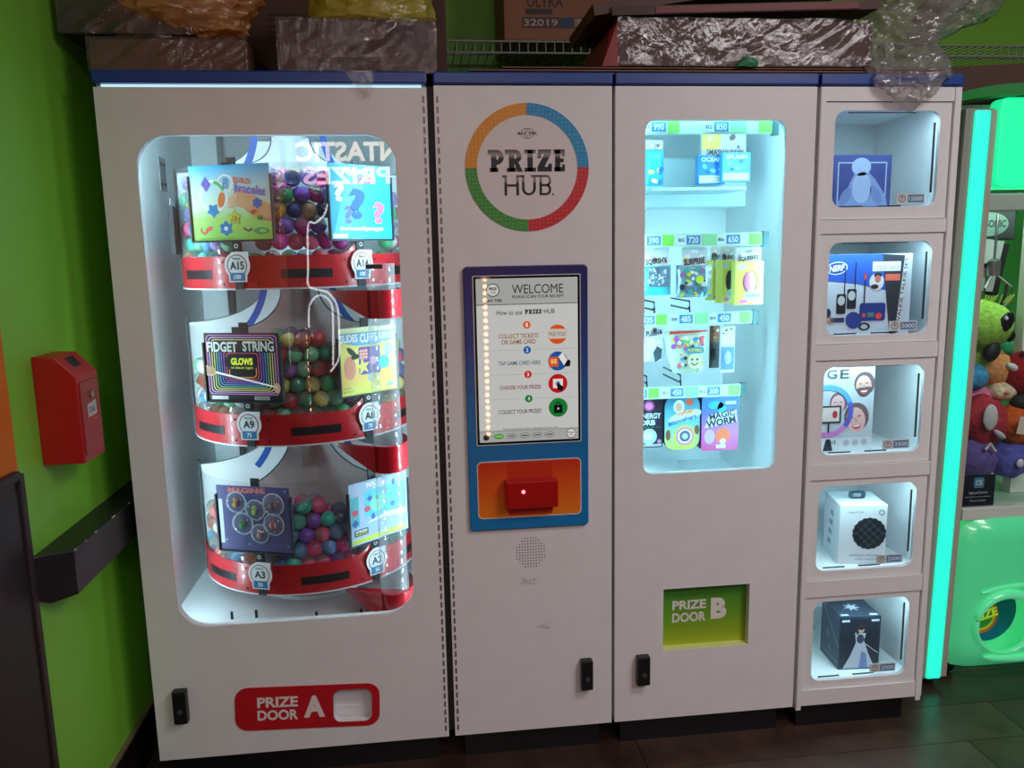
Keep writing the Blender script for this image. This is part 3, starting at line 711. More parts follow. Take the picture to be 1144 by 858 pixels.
for k in (-.4, 0, .4): g.plate([ell(LX+.001, 1.826, .001+.018*abs(k), .013, n=20), ell(LX+.001, 1.826, .0002+.0175*abs(k), .0124, n=20)], -.0016)
g.use(C((224, 217, 217), .4)).plate(rect(LX-.025, LX+.027, 1.8225, 1.830), -.0018); g.use(C((30, 28, 30), .5)).text('BAY TEK', LX-.0255, LX+.0275, 1.8225, 1.8295, -.002, .04, .15); g.build('maker_mark', lg)

# blue bezel with the touch screen
BZ = G(mat=grad('bezel_blue', [(0, (22, 124, 190)), (.45, (24, 112, 176)), (.72, (40, 66, 138)), (1, (44, 38, 104))], rough=.3)).plate(rr(.905, 1.247, .735, 1.479, .012), -.012, .012).build('bezel', HB, bev=.003)
g = G(mat=C((206, 210, 216), .3)); g.plate([rr(.9295, 1.2265, .983, 1.454, .003), rr(.932, 1.224, .9855, 1.4515, .002)], -.0135, .0015); g.build('screen_trim', BZ)
scr = G(mat=C((8, 9, 10), .06)).plate(rect(.932, 1.224, .9855, 1.4515), -.0128, .0008).build('screen', BZ)
EM = .40
def E_(rgb): return C(rgb, .02, emit=EM)
SX = lambda s_: .9385+.2795*s_
SZ = lambda t_: 1.4455-.4535*t_
pxs = lambda u: SX((u-530.5)/115); pzs = lambda v: SZ((v-309.5)/183)
y1, y2, y3, y4 = -.0131, -.0134, -.0137, -.0140
g = G(mat=E_((206, 214, 212))); g.plate(rect(SX(0), SX(1), SZ(1), SZ(0)), y1)
g.use(E_((176, 184, 180))).plate(rect(SX(0), SX(1), SZ(.155), SZ(0)), y2).plate(rect(SX(0), SX(1), SZ(1), SZ(.93)), y2)
g.use(E_((96, 104, 104))).plate(rect(SX(0), SX(1), SZ(.158), SZ(.153)), y3).plate(rect(SX(0), SX(1), SZ(.932), SZ(.929)), y3)
g.use(E_((30, 36, 38))).text('WELCOME', pxs(571), pxs(629), pzs(326.5), pzs(316.5), y3, .0).text('PLEASE SCAN YOUR RECEIPT', pxs(571), pxs(630), pzs(331.5), pzs(328.2), y3, .01)
g.use(E_((70, 92, 96))).plate([ell(pxs(549.5), pzs(322), .0185), ell(pxs(549.5), pzs(322), .0155)], y3); g.use(E_((222, 232, 228))).plate(ell(pxs(549.5), pzs(322), .0155), y3)
g.use(E_((30, 34, 36))).text('PRIZE', pxs(545), pxs(554), pzs(322), pzs(319), y4, .04).text('HUB', pxs(546.5), pxs(552.5), pzs(326), pzs(323), y4).text('BAY TEK', pxs(541), pxs(560), pzs(335), pzs(332), y3, .03)
g.text('How to use', pxs(553), pxs(582), pzs(349.5), pzs(344), y3, .0, .12); slab_prize(g, pxs(585), pxs(604), pzs(349), pzs(344), y3); g.plate(ell(pxs(605.5), pzs(346.5), .0012, n=8), y3).text('HUB', pxs(607), pxs(619), pzs(349), pzs(344), y3)
for u, v, st, c_ in ((587, 361, '1', (228, 96, 40)), (587, 389, '2', (26, 104, 184)), (587.5, 416.5, '3', (206, 34, 50)), (588, 444, '4', (22, 132, 66))):
    g.use(E_(c_)).plate(ell(pxs(u), pzs(v), .0105), y3); g.use(E_((246, 236, 230))).text(st, pxs(u)-.0028, pxs(u)+.0028, pzs(v)-.0055, pzs(v)+.0055, y4, .03)
for v in (388.5, 416, 444): g.use(E_((178, 186, 186))).plate(rect(pxs(545), pxs(580), pzs(v+.4), pzs(v-.2)), y2).plate(rect(pxs(595), pxs(640), pzs(v+.4), pzs(v-.2)), y2)
g.use(E_((150, 96, 44))).text('COLLECT TICKETS', pxs(555), pxs(600), pzs(375.5), pzs(370.5), y3, .01).text('OR GAME CARD', pxs(558), pxs(597), pzs(382), pzs(377), y3, .01)
g.use(E_((60, 106, 122))).text('TAP GAME CARD HERE', pxs(554), pxs(602), pzs(405.5), pzs(401), y3, .01)
g.use(E_((132, 40, 48))).text('CHOOSE YOUR PRIZES', pxs(555), pxs(602), pzs(433), pzs(428.5), y3, .01)
g.use(E_((50, 76, 62))).text('COLLECT YOUR PRIZES!', pxs(553), pxs(602), pzs(460.5), pzs(456), y3, .01)
g.use(E_((60, 62, 64))).text('*Remaining tickets will be respended to your card*', pxs(557), pxs(622), pzs(479.5), pzs(476.8), y3, .0)
iz = (372.5, 402.5, 428, 455.5); ic = ((222, 88, 34), (30, 88, 172), (190, 26, 36), (24, 132, 58))
for v, c_ in zip(iz, ic): g.use(E_(c_)).plate(ell(pxs(622), pzs(v), .0268, n=32), y2)
x_, z_ = pxs(622), pzs(iz[0]); g.use(E_((206, 206, 196))).plate([(x_-.03, z_-.012), (x_+.03, z_-.012), (x_+.03, z_+.014), (x_-.03, z_+.016)], y3); g.use(E_((120, 120, 112))).text('PRIZE TICKET', x_-.024, x_+.024, z_-.004, z_+.006, y4, .01)
z_ = pzs(iz[1]); g.use(E_((226, 92, 40))).plate(rr(x_-.025, x_+.002, z_-.016, z_+.012, .003), y3); g.use(E_((250, 226, 150))).text('$$', x_-.02, x_-.003, z_-.008, z_+.006, y4, .02); g.use(E_((244, 244, 240))).plate([(x_+.002, z_+.012), (x_+.014, z_+.024), (x_+.03, z_-.004), (x_+.018, z_-.014)], y4); g.use(E_((20, 20, 22))).plate([(x_+.016, z_-.016), (x_+.034, z_-.016), (x_+.036, z_+.0), (x_+.028, z_+.004)], y4-.0002)
z_ = pzs(iz[2]); g.use(E_((238, 238, 234))).plate(rect(x_-.014, x_+.014, z_-.013, z_+.013), y3); g.use(E_((90, 100, 160))).plate(ell(x_, z_, .006), y4); g.use(E_((18, 18, 20))).plate([(x_-.004, z_-.004), (x_+.001, z_+.001), (x_+.016, z_-.01), (x_+.012, z_-.021), (x_, z_-.018)], y4-.0002)
z_ = pzs(iz[3]); g.use(E_((16, 22, 18))).plate(rect(x_-.012, x_+.012, z_-.016, z_+.007), y3).plate([ell(x_, z_+.007, .0075, .009), ell(x_, z_+.007, .0045, .006)], y3); g.use(E_((200, 214, 200))).plate(ell(x_, z_-.003, .003), y4)
zb = pzs(486.5); g.use(E_((40, 44, 48))).plate(ell(pxs(538), zb-.001, .0085), y3)
g.use(E_((72, 168, 48))).plate(ell(pxs(552.5), zb+.001, .014, .0075), y3); g.use(E_((230, 240, 224))).text('ENGLISH', pxs(552.5)-.009, pxs(552.5)+.009, zb-.001, zb+.0035, y4)
for u in (567.5, 582.5, 597, 611.5): g.use(E_((70, 74, 76))).plate([ell(pxs(u), zb+.001, .014, .0075), ell(pxs(u), zb+.001, .0128, .0065)], y3); g.plate(rect(pxs(u)-.008, pxs(u)+.008, zb-.0005, zb+.0025), y3)
g.use(E_((60, 62, 64))).plate([ell(pxs(637), zb+.002, .0135), ell(pxs(637), zb+.002, .0118)], y3); g.use(E_((232, 236, 234))).plate(ell(pxs(637), zb+.002, .0118), y3); g.use(E_((40, 40, 42))).text('PRIZE', pxs(637)-.009, pxs(637)+.009, zb+.002, zb+.006, y4, .03).text('HUB', pxs(637)-.005, pxs(637)+.005, zb-.004, zb-.0005, y4, .02)
g.build('display_image', scr)
# card reader
rp_ = G(mat=grad('reader_orange', [(0, (232, 130, 30)), (.45, (226, 96, 26)), (1, (206, 46, 26))], rough=.3)).plate(rr(.931, 1.2225, .7725, .934, .012), -.0135, .0015).build('reader_panel', BZ)
G(mat=C((214, 206, 206), .4)).plate([rr(.928, 1.2255, .7695, .937, .0145), rr(.931, 1.2225, .7725, .934, .012)], -.014, .002).build('reader_trim', BZ)
G(mat=C((196, 48, 20), .3)).plate(rr(1.014, 1.142, .777, .930, .006), -.0145, .001).build('reader_base', BZ)
rd = G(mat=C((176, 10, 14), .22, coat=.4)).box(1.005, 1.153, -.05, -.0145, .805, .886).build('card_reader', BZ, bev=.006)
G(frame(1.054, -.0505, .855, rx=90), emit('reader_dot', (1, .08, .12), 8)).lathe([(.005, -.001), (.005, .0008)], 12).build('indicator_light', rd)
# speaker holes, scuffs
g = G(mat=BLACK)
for i in range(-5, 6):
    for j in range(-5, 6):
        if i*i+j*j <= 30: g.plate(ell(1.078+i*.0080, .658+j*.0086, .0019, n=6), -.0004)
g.build('speaker_grille', HB)['kind'] = 'stuff'
def smudge():
    m = bpy.data.materials.new('scuff_dirt'); m.use_nodes = True; nt = m.node_tree; b = nt.nodes['Principled BSDF']
    b.inputs['Base Color'].default_value = (.05, .045, .045, 1); b.inputs['Roughness'].default_value = .8
    tc = nt.nodes.new('ShaderNodeTexCoord'); n = nt.nodes.new('ShaderNodeTexNoise'); n.inputs['Scale'].default_value = 130; n.inputs['Detail'].default_value = 6
    rp = nt.nodes.new('ShaderNodeValToRGB'); rp.color_ramp.elements[0].position = .46; rp.color_ramp.elements[0].color = (0, 0, 0, 1); rp.color_ramp.elements[1].position = .66; rp.color_ramp.elements[1].color = (.6, .6, .6, 1)
    nt.links.new(tc.outputs['Object'], n.inputs['Vector']); nt.links.new(n.outputs['Fac'], rp.inputs['Fac']); nt.links.new(rp.outputs['Color'], b.inputs['Alpha'])
    return m
SM = smudge()
G(mat=SM).plate([(1.046, .565), (1.062, .556), (1.092, .562), (1.094, .578), (1.074, .572), (1.052, .583)], -.0004).build('scuff_mark', HB)
G(mat=SM).plate([(1.088, .428), (1.104, .418), (1.130, .421), (1.128, .437), (1.110, .434)], -.0004).build('scuff_mark', HB)

# ================================================================== cabinet B (hanging prizes)
B = thing('prize_cabinet', (1.61, .4, 0), 'white cabinet with tall narrow window and green PRIZE DOOR B panel', 'cabinet')
carcass(B, 1.3265, 1.893, .62, .745, .018)
G(mat=WHITE).plate([rect(1.3265, 1.893, .1, 1.947), rr(1.410, 1.808, .872, 1.86, .03), rect(1.475, 1.742, .32, .516)], 0, .025).build('front_panel', B)
G(mat=GLASS).plate(rr(1.4095, 1.8085, .8715, 1.8605, .03), .004, .004).build('window_pane', B)
pd = G(mat=grad('door_green', [(0, (168, 186, 40)), (.45, (110, 164, 40)), (1, (36, 124, 44))], rough=.45)).box(1.47, 1.747, .03, .036, .315, .521).build('prize_door', B)
g = G(mat=C((228, 226, 220), .5)); g.text('PRIZE', 1.512, 1.618, .434, .463, .0295, .035); g.text('DOOR', 1.512, 1.618, .393, .424, .0295, .035); g.text('B', 1.633, 1.683, .397, .465, .0295, .06); g.build('lettering', pd)
G(mat=C((226, 232, 150), .4)).box(1.475, 1.742, .001, .030, .314, .3205).build('door_sill', B)
latch(B, 1.391, 1.43, .226, .316)
for sx_, x in ((1, 1.362), (-1, 1.857)): led_strip(B, x, .045, .78, 1.90, LED_B, 40, sx_)
st = G(mat=C((215, 220, 222), .5)).box(1.37, 1.85, .035, .05, 1.926, 1.93).build('led_strip', B)
g = G(mat=LED_B)
for k in range(20): x = 1.385+k*.0237; g.add([(x-.005, .037, 1.9258), (x+.005, .037, 1.9258), (x+.005, .048, 1.9258), (x-.005, .048, 1.9258)], [(0, 3, 2, 1)])
g.build('diode_row', st)['kind'] = 'stuff'
# pale box panel across the back, chute slope in the floor
G(mat=C((214, 236, 238), .5)).box(1.345, 1.8745, .43, .60, 1.652, 1.808).build('back_box', B)
G(mat=INNER).loft([[(1.345, .03, .845), (1.60, .03, .755), (1.60, .03, .746), (1.345, .03, .746)], [(1.345, .60, .845), (1.70, .60, .755), (1.70, .60, .746), (1.345, .60, .746)]]).build('chute_slope', B)
# price rails, stepping back towards the bottom, with hooks
RAILS = [(.055, 1.850), (.100, 1.54), (.155, 1.306), (.230, 1.068)]
PR = [('990', '850', '750'), ('390', '720', '650'), ('335', '485', '450'), ('295', '450', '200')]
HX = [(1.42, 1.615, 1.70), (1.475, 1.585, 1.70), (1.49, 1.60, 1.71), (1.49, 1.60, 1.71)]
for ri, (ry_, rz_) in enumerate(RAILS):
    h_ = .019
    rl = G(mat=C((196, 240, 214), .35)).box(1.346, 1.792, ry_, ry_+.012, rz_-h_, rz_+h_).build('price_rail', B)
    G(mat=C((44, 84, 86), .4)).box(1.792, 1.812, ry_-.002, ry_+.016, rz_-h_-.004, rz_+h_+.003).build('end_cap', rl, bev=.002)
    g = G(mat=C((130, 222, 92), .4)); yy = ry_-.0005
    lab = [1.462, 1.58, 1.70] if ri else [1.46, 1.64, 1.76]
    g.plate(rect(lab[0]+.028, lab[0]+.062, rz_-h_+.003, rz_+h_-.003), yy).plate(rect(1.752, 1.79, rz_-h_+.003, rz_+h_-.003), yy)
    g.use(C((150, 232, 170), .4)).plate(rect(lab[1]+.03, lab[1]+.075, rz_-h_+.003, rz_+h_-.003), yy)
    for xx, st_ in zip(lab[:3 if ri else 2], PR[ri]):
        g.use(C((214, 244, 246), .4)).plate(rect(xx-.046, xx+.028, rz_-.015, rz_+.015), yy-.0003)
        g.use(C((70, 140, 190), .4)).plate(rect(xx-.018, xx+.024, rz_-.013, rz_+.013), yy-.0006)
        g.use(C((226, 244, 250), .4)).text(st_, xx-.012, xx+.018, rz_-.009, rz_+.009, yy-.0009, .02)
        g.use(C((60, 100, 120), .4)).text('B%d' % (ri*3+1+(lab.index(xx))), xx-.042, xx-.024, rz_-.005, rz_+.005, yy-.0009, .02)
    g.build('price_strip', rl)
    if ri > 1:
        for hx in HX[ri][:2]:
            g = G(mat=DARKMETAL); g.tube([(hx, ry_+.20, rz_+.028), (hx, ry_+.03, rz_+.028), (hx, ry_+.02, rz_+.034)], .003, 8)
            g.tube([(hx, ry_+.20, rz_+.052), (hx, ry_+.02, rz_+.052), (hx, ry_+.016, rz_+.03), (hx, ry_+.012, rz_)], .0025, 8); g.build('peg_hook', B, smooth=60)

# ---- prizes hanging in cabinet B
def pxr(u0, u1, v0, v1, Y, rz=0):
    """frame at the bottom middle of a photo rectangle on the plane y = Y, with its width and height in metres"""
    a = at((u0+u1)/2, v1, Y); b_ = at((u0+u1)/2, v0, Y); l = at(u0, (v0+v1)/2, Y); r_ = at(u1, (v0+v1)/2, Y)
    return frame(a.x, Y, a.z, rz=rz), (r_.x-l.x)/max(.3, math.cos(R(rz))), b_.z-a.z
def pouch(T, mat_, w_, h_, d_=.02, n=9, name='pouch', par=None, top=.18, shape=None):
    """pillow-shaped foil bag, flat sealed at the rim"""
    g = G(T, mat_); vs_ = []; fs = []
    for side in (-1, 1):
        for i in range(n+1):
            for j in range(n+1):
                u, v = j/n, i/n; x = (u-.5)*w_
                if shape: x *= shape(v)
                e = min(1, 4*u*(1-u)*1.4)*min(1, 4*v*(1-v)*1.4)
                vs_.append((x, side*d_/2*e+.0015*noise.noise(Vector((u*6, v*6, side*3+w_*99))), v*h_))
    m = (n+1)**2
    for i in range(n):
        for j in range(n):
            a = i*(n+1)+j; fs.append((a, a+1, a+n+2, a+n+1)); b_ = a+m; fs.append((b_, b_+n+1, b_+n+2, b_+1))
    for i in range(n):
        fs.append((i*(n+1), (i+1)*(n+1), (i+1)*(n+1)+m, i*(n+1)+m)); a = i*(n+1)+n; fs.append((a+n+1, a, a+m, a+n+1+m))
    g.add(vs_, fs); return g.build(name, par, smooth=60)
def blobs(g, cols, w_, h_, n, y, z0=0., r0=.004, r1=.012, seed=1, x0=None):
    rr_ = random.Random(seed)
    for k in range(n):
        c_ = rr_.choice(cols); x, z = rr_.uniform(-w_*.46, w_*.46), z0+rr_.uniform(.06*h_, .94*h_); r_ = rr_.uniform(r0, r1)
        x = max(-w_/2+r_, min(w_/2-r_, x)); z = max(z0+r_, min(z0+h_-r_, z))
        g.use(C(c_)).plate(ell(x, z, r_, r_*rr_.uniform(.6, 1), n=12, rot=rr_.uniform(0, 3)), y-.00005*k)
    return g
def header(T, w_, z, h_, par, txt=None, seed=5, col=(214, 216, 224)):
    """printed card folded over the top of a hanging bag, with its euro slot"""
    hd = G(T, C(col, .4)).plate([rr(-w_/2, w_/2, z, z+h_, .004), rr(-.010, .010, z+h_-.016, z+h_-.010, .003)], -.004, .003).build('header_card', par)
    g = G(T); blobs(g, [(226, 218, 150), (150, 150, 170), (90, 70, 80), (240, 240, 244)], w_*.9, h_*.62, 5, -.0042, z, .004, .010, seed)
    if txt: g.use(C((40, 36, 46))).text(txt, -w_*.42, w_*.42, z+.004, z+h_*.42, -.0052, .03, rot=.1)
    g.build('print', hd); return hd
GB = 'prizes hanging in the tall window'
# top shelf: blue packs and pale cartoon packs
def pack(nm, u0, u1, v0, v1, Y, mat_, lab, rz=0, d_=.02, cat='toy pack'):
    T, w_, h_ = pxr(u0, u1, v0, v1, Y, rz); t = thing(nm, tuple(T.translation), lab, cat, GB); return T, w_, h_, t
T, w_, h_, t = pack('snack_pouch', 718, 741, 166, 208, .20, None, 'blue pouch at top left of the tall window, cut by its edge')
pouch(T, C((60, 168, 226), .25), w_, h_*.98, .03, par=t); g = G(T); blobs(g, [(236, 196, 110), (246, 240, 220), (30, 110, 200)], w_*.9, h_*.5, 7, -.0165, .002, .006, .014, 4); g.build('print', t)
header(T, w_*.9, h_*.97, h_*.25, t, None, 3, (190, 180, 220))
T, w_, h_, t = pack('cartoon_pack', 783, 832, 150, 176, .30, None, 'pale yellow and grey toy pack above the blue packs, top shelf')
G(T, C((206, 206, 214), .4)).box(-w_/2, w_/2, -.008, .008, 0, h_).build('box', t); g = G(T); g.use(C((236, 214, 96))).plate(rect(-w_/2, -.01, h_*.3, h_*.98), -.0082)
blobs(g, [(236, 170, 90), (244, 240, 220), (110, 80, 90), (240, 240, 244)], w_, h_, 9, -.0084, 0, .005, .012, 8); g.use(C((90, 70, 80))).text('SMASH', -w_*.4, 0, .006, h_*.35, -.0092, .03).text('BUDDIES', .004, w_*.45, .008, h_*.32, -.0092, .03); g.build('print', t)
for (u0, u1, v0, v1, Y, c_, lab, txt) in ((778, 808, 174, 206, .285, (52, 128, 196), 'darker blue toy pack on the top shelf, left of the pair', 'OCEAN'), (805, 836, 171, 203, .26, (70, 160, 220), 'lighter blue toy pack with white label strip, top shelf right', 'SPLASH')):
    T, w_, h_, t = pack('blue_pack', u0, u1, v0, v1, Y, None, lab); G(T, C(c_, .3)).box(-w_/2, w_/2, -.012, .012, 0, h_).build('box', t)
    g = G(T); g.use(C((210, 226, 230))).plate(rect(-w_*.45, w_*.45, h_*.04, h_*.3), -.0124); blobs(g, [(120, 196, 236), (226, 214, 150), (30, 90, 160), (40, 110, 180)], w_*.9, h_*.5, 6, -.0126, h_*.34, .004, .01, 6)
    g.use(C((226, 240, 248))).text(txt, -w_*.38, w_*.38, h_*.78, h_*.93, -.0132, .03); g.use(C((200, 170, 90))).text('12 PCS', -w_*.3, w_*.3, h_*.1, h_*.24, -.0130, .02); g.build('print', t)
G(mat=C((188, 222, 228), .5)).box(1.50, 1.80, .245, .43, at(800, 208, .26).z-.012, at(800, 208, .26).z-.004).build('product_shelf', B)
# second row
Y1 = .128
T, w_, h_, t = pack('bead_pouch', 716, 749, 296, 330, Y1, None, 'cyan pouch of silver beads hanging at left of second row')
pouch(T, C((74, 204, 226), .25), w_, h_, .03, par=t); g = G(T); g.use(C((96, 120, 136))).plate(rr(-w_*.3, w_*.44, h_*.28, h_*.94, .01), -.0165); blobs(g, [(190, 206, 214), (70, 90, 104), (226, 236, 240), (140, 160, 176)], w_*.7, h_*.62, 40, -.0168, h_*.3, .0025, .005, 2); g.build('print', t)
header(T, w_*.85, h_*.96, .055, t, 'SQUISHY', 7)
T, w_, h_, t = pack('foil_pouch', 755, 794, 296, 332, Y1, None, 'busy multicolour foil pouch hanging in the middle of second row')
pouch(T, C((150, 176, 190), .25, metal=.4), w_, h_, .035, par=t); g = G(T); blobs(g, [(84, 150, 196), (30, 44, 56), (220, 230, 236), (196, 214, 60), (60, 160, 150), (150, 110, 150)], w_*.94, h_*.96, 42, -.019, 0, .004, .011, 12); g.use(C((206, 226, 70))).plate(ell(.012, h_*.55, .012), -.022); g.build('print', t)
header(T, w_*.72, h_*.97, .055, t, 'SURPRISE', 9)
for k, (u0, u1, v0, v1, Y, rz) in enumerate(((790, 806, 291, 335, .26, 28), (801, 821, 291, 338, .20, 22), (818, 850, 292, 340, Y1, 4))):
    T, w_, h_, t = pack('egg_toy_box', u0, u1, v0, v1, Y, None, ('rearmost yellow egg toy box of three on second row', 'middle yellow egg toy box of three on second row', 'frontmost yellow box with pink egg window on second row')[k], rz)
    G(T, C((232, 226, 104), .4)).plate([rect(-w_/2, w_/2, 0, h_), ell(0, h_*.53, w_*.30, h_*.27)], -.014, .003).build('box_front', t); G(T, C((216, 208, 90), .4)).box(-w_/2, w_/2, -.011, .014, 0, h_).build('box', t)
    G(T, C((236, 146, 200) if k != 1 else (46, 48, 56), .35)).ball((.002, -.0115, h_*.53), w_*.24, .006, h_*.24, 14, 8).build('egg', t, smooth=60)
    g = G(T); g.use(C((206, 232, 228))).plate(ell(w_*.12, h_*.2, w_*.3, h_*.14), -.0144).plate(ell(-w_*.28, h_*.88, w_*.16, h_*.07), -.0144); g.use(C((232, 120, 170))).plate(ell(-w_*.2, h_*.08, w_*.18, h_*.05), -.0146).plate(ell(w_*.3, h_*.84, w_*.08, h_*.06), -.0146); g.use(C((90, 190, 200))).text('SQUEEZE', -w_*.1, w_*.36, h_*.17, h_*.24, -.0150, .03); g.build('print', t)
    header(T, w_*.9, h_*.98, .045, t, 'SQUISHY', 10+k, (206, 196, 190))
# third row
Y2 = .185
T, w_, h_, t = pack('unicorn_pouch', 717, 743, 375, 404, Y2, None, 'white animal-shaped pouch hanging at left of third row')
pouch(T, C((206, 222, 240), .3), w_, h_, .03, par=t, shape=lambda v: .72+.28*math.sin(v*3.1)); g = G(T); g.use(C((60, 74, 84))).plate([(.0, .0), (.02, .012), (.022, .04), (.006, .05), (-.006, .03)], -.0165); blobs(g, [(226, 236, 246), (180, 206, 236), (206, 206, 236)], w_*.8, h_*.6, 5, -.0162, h_*.35, .006, .012, 5); g.build('print', t)
header(T, w_*.8, h_*.95, .05, t, 'PLUSHY', 21)
T, w_, h_, t = pack('emoji_pouch', 742, 789, 369, 417, Y2, None, 'round colourful pouch full of smiling faces, middle of third row')
pouch(T, C((196, 214, 190), .3), w_, h_, .035, par=t, shape=lambda v: .55+.45*math.sin(max(.05, min(1, v*1.15))*1.6)); g = G(T)
blobs(g, [(230, 206, 70), (226, 110, 120), (70, 150, 210), (170, 90, 180), (110, 190, 120), (240, 240, 230), (60, 60, 70)], w_*.8, h_*.85, 46, -.019, h_*.05, .004, .010, 31)
g.use(C((196, 40, 46))).plate([(-w_*.44, h_*.93), (w_*.44, h_*.97), (w_*.44, h_*1.0), (-w_*.44, h_*1.0)], -.021)
g.use(C((48, 140, 180))).plate(rr(-.005, .05, h_*.48, h_*.62, .006), -.0218); g.use(C((232, 224, 70))).text('POP PALS', 0, .045, h_*.51, h_*.59, -.0222, .03)
g.use(C((226, 236, 190))).plate(ell(.022, h_*.3, .022, .024), -.0219); g.use(C((30, 34, 30))).plate(ell(.014, h_*.34, .003, .004), -.0222).plate(ell(.03, h_*.34, .003, .004), -.0222).plate(arcband(.022, h_*.3, .010, .013, 200, 340, 8), -.0222); g.build('print', t)
for k, (u0, u1, v0, v1, Y, lab) in enumerate(((792, 803, 364, 411, .25, 'dark hanging card half hidden behind the blue blister, third row'), (804, 820, 364, 416, Y2, 'narrow blue blister card at right of third row'))):
    T, w_, h_, t = pack('blister_card', u0, u1, v0, v1, Y, None, lab, 0, 'toy card'); G(T, C(((60, 52, 56), (206, 214, 224))[k], .4)).box(-w_/2, w_/2, -.001, .001, 0, h_).build('board', t)
    g = G(T); g.use(C(((150, 84, 50), (216, 204, 190))[k])).plate(rect(-w_/2, w_/2, h_*.62, h_), -.0014); blobs(g, [(70, 60, 60), (206, 170, 120), (236, 236, 240)], w_*.9, h_*.3, 6, -.0017, h_*.66, .003, .006, 4+k); g.use(C(((30, 30, 36), (96, 140, 190))[k])).plate(rect(-w_*.45, w_*.45, h_*.06, h_*.55), -.0016); g.build('print', t)
    G(T @ Matrix.Translation((0, -.002, h_*.32)), C(((40, 40, 44), (176, 206, 232))[k], .3)).ball((0, 0, 0), w_*.28, .008, h_*.15, 12, 8).build('toy', t, smooth=60)
# bottom row
Y3 = .262
def backed(nm, u0, u1, v0, v1, mat_, lab, r_=.012, depth=3):
    T, w_, h_, t = pack(nm, u0, u1, v0, v1, Y3, None, lab, 0, cat='toy card')
    for k in range(depth): G(T, mat_ if k == 0 else C((60, 60, 96), .4)).plate(rr(-w_/2-.004*k, w_/2-.004*k, .004*k, h_+.001*k, r_), -.002+.016*k, .002).build('board', t)
    return T, w_, h_, t
T, w_, h_, t = backed('orb_card', 712, 740, 443, 500, C((34, 30, 44), .35), 'black ENERGY ORB card at left of the bottom row', .004)
g = G(T); g.use(C((150, 70, 130))).plate(ell(-.004, h_*.82, .018), L1); g.use(C((226, 130, 190))).plate(ell(-.004, h_*.82, .012), L2); g.use(C((206, 224, 232))).text('ENERGY', -w_*.42, w_*.42, h_*.57, h_*.68, L3, .03).text('ORB', -w_*.42, w_*.2, h_*.44, h_*.55, L3, .04)
g.use(C((90, 150, 120))).text('light up ball', -w_*.3, w_*.42, h_*.385, h_*.42, L3); g.use(C((170, 206, 222))).plate(ell(-.004, h_*.22, .026), L2); g.use(C((214, 234, 240))).plate(ell(-.008, h_*.24, .015), L3); g.use(C((190, 120, 160))).plate(ell(.03, h_*.12, .007), L3); g.use(C((180, 186, 196))).plate(rect(-w_*.4, w_*.46, .004, .012), L2); g.build('print', t)
T, w_, h_, t = backed('smoosher_card', 742, 781, 442, 502, grad('mint_print', [(0, (196, 210, 90)), (.5, (110, 190, 190)), (1, (50, 120, 160))]), 'rounded teal card with a rainbow ring toy, middle of bottom row', .035)
g = G(T); g.use(C((222, 236, 240))).plate(ell(-w_*.1, h_*.80, .018, .022), L1); g.use(C((214, 168, 146))).plate(ell(-w_*.1, h_*.79, .011, .014), L2); g.use(C((226, 90, 60))).plate(ell(w_*.2, h_*.88, .012), L1)
g.use(C((206, 226, 236))).plate(ell(w_*.08, h_*.62, w_*.48, h_*.10, rot=.25), L2); g.use(C((236, 140, 40))).text('cyber', -w_*.14, w_*.34, h_*.64, h_*.74, L3, .04, rot=.22).use(C((40, 110, 190))).text('smooshers', -w_*.42, w_*.42, h_*.51, h_*.60, L3, .04, rot=.25)
for rad, c_ in ((.036, (210, 200, 70)), (.030, (206, 130, 200)), (.024, (236, 236, 240)), (.018, (90, 100, 120))): g.use(C(c_)).plate(ell(w_*.08, h_*.25, rad, rad*1.02), L2-(.036-rad)*.02)
g.use(C((190, 204, 214))).plate(ell(w_*.08, h_*.25, .010), L5-.0003); g.use(C((120, 80, 70))).plate(ell(w_*.42, h_*.36, .008, .016), L2).plate(ell(-w_*.4, h_*.28, .008, .018), L2); g.build('print', t)
T, w_, h_, t = backed('worm_card', 783, 824, 442, 503, grad('worm_print', [(0, (206, 70, 130)), (.35, (200, 110, 190)), (.7, (90, 110, 190)), (1, (50, 130, 200))]), 'blue and pink MAGIC WORM card at right of the bottom row', .010)
g = G(T); g.use(C((40, 176, 226))).plate(ell(-w_*.12, h_*.83, .026, .014), L1).plate(ell(.004, h_*.78, .014, .02), L1); g.use(C((206, 216, 236))).plate(rr(.016, w_*.42, h_*.84, h_*.90, .003), L2)
g.use(C((206, 210, 226))).plate([(-w_*.42, h_*.42), (w_*.46, h_*.52), (w_*.44, h_*.74), (-w_*.3, h_*.66)], L2); g.use(C((30, 30, 44))).text('MAGIC', -w_*.3, w_*.40, h_*.60, h_*.71, L3, .03, rot=.16).text('WORM', -w_*.38, w_*.42, h_*.46, h_*.59, L3, .04, rot=.16)
g.use(C((240, 110, 60))).plate(ell(w_*.08, h_*.27, .024, .026), L2); g.use(C((240, 220, 210))).plate(ell(w_*.08, h_*.17, .010), L3); g.use(C((206, 170, 200))).plate(ell(-w_*.28, h_*.26, .018, .024), L2); g.use(C((236, 226, 230))).plate(rect(-w_*.1, w_*.16, .008, .02), L3); g.build('print', t)

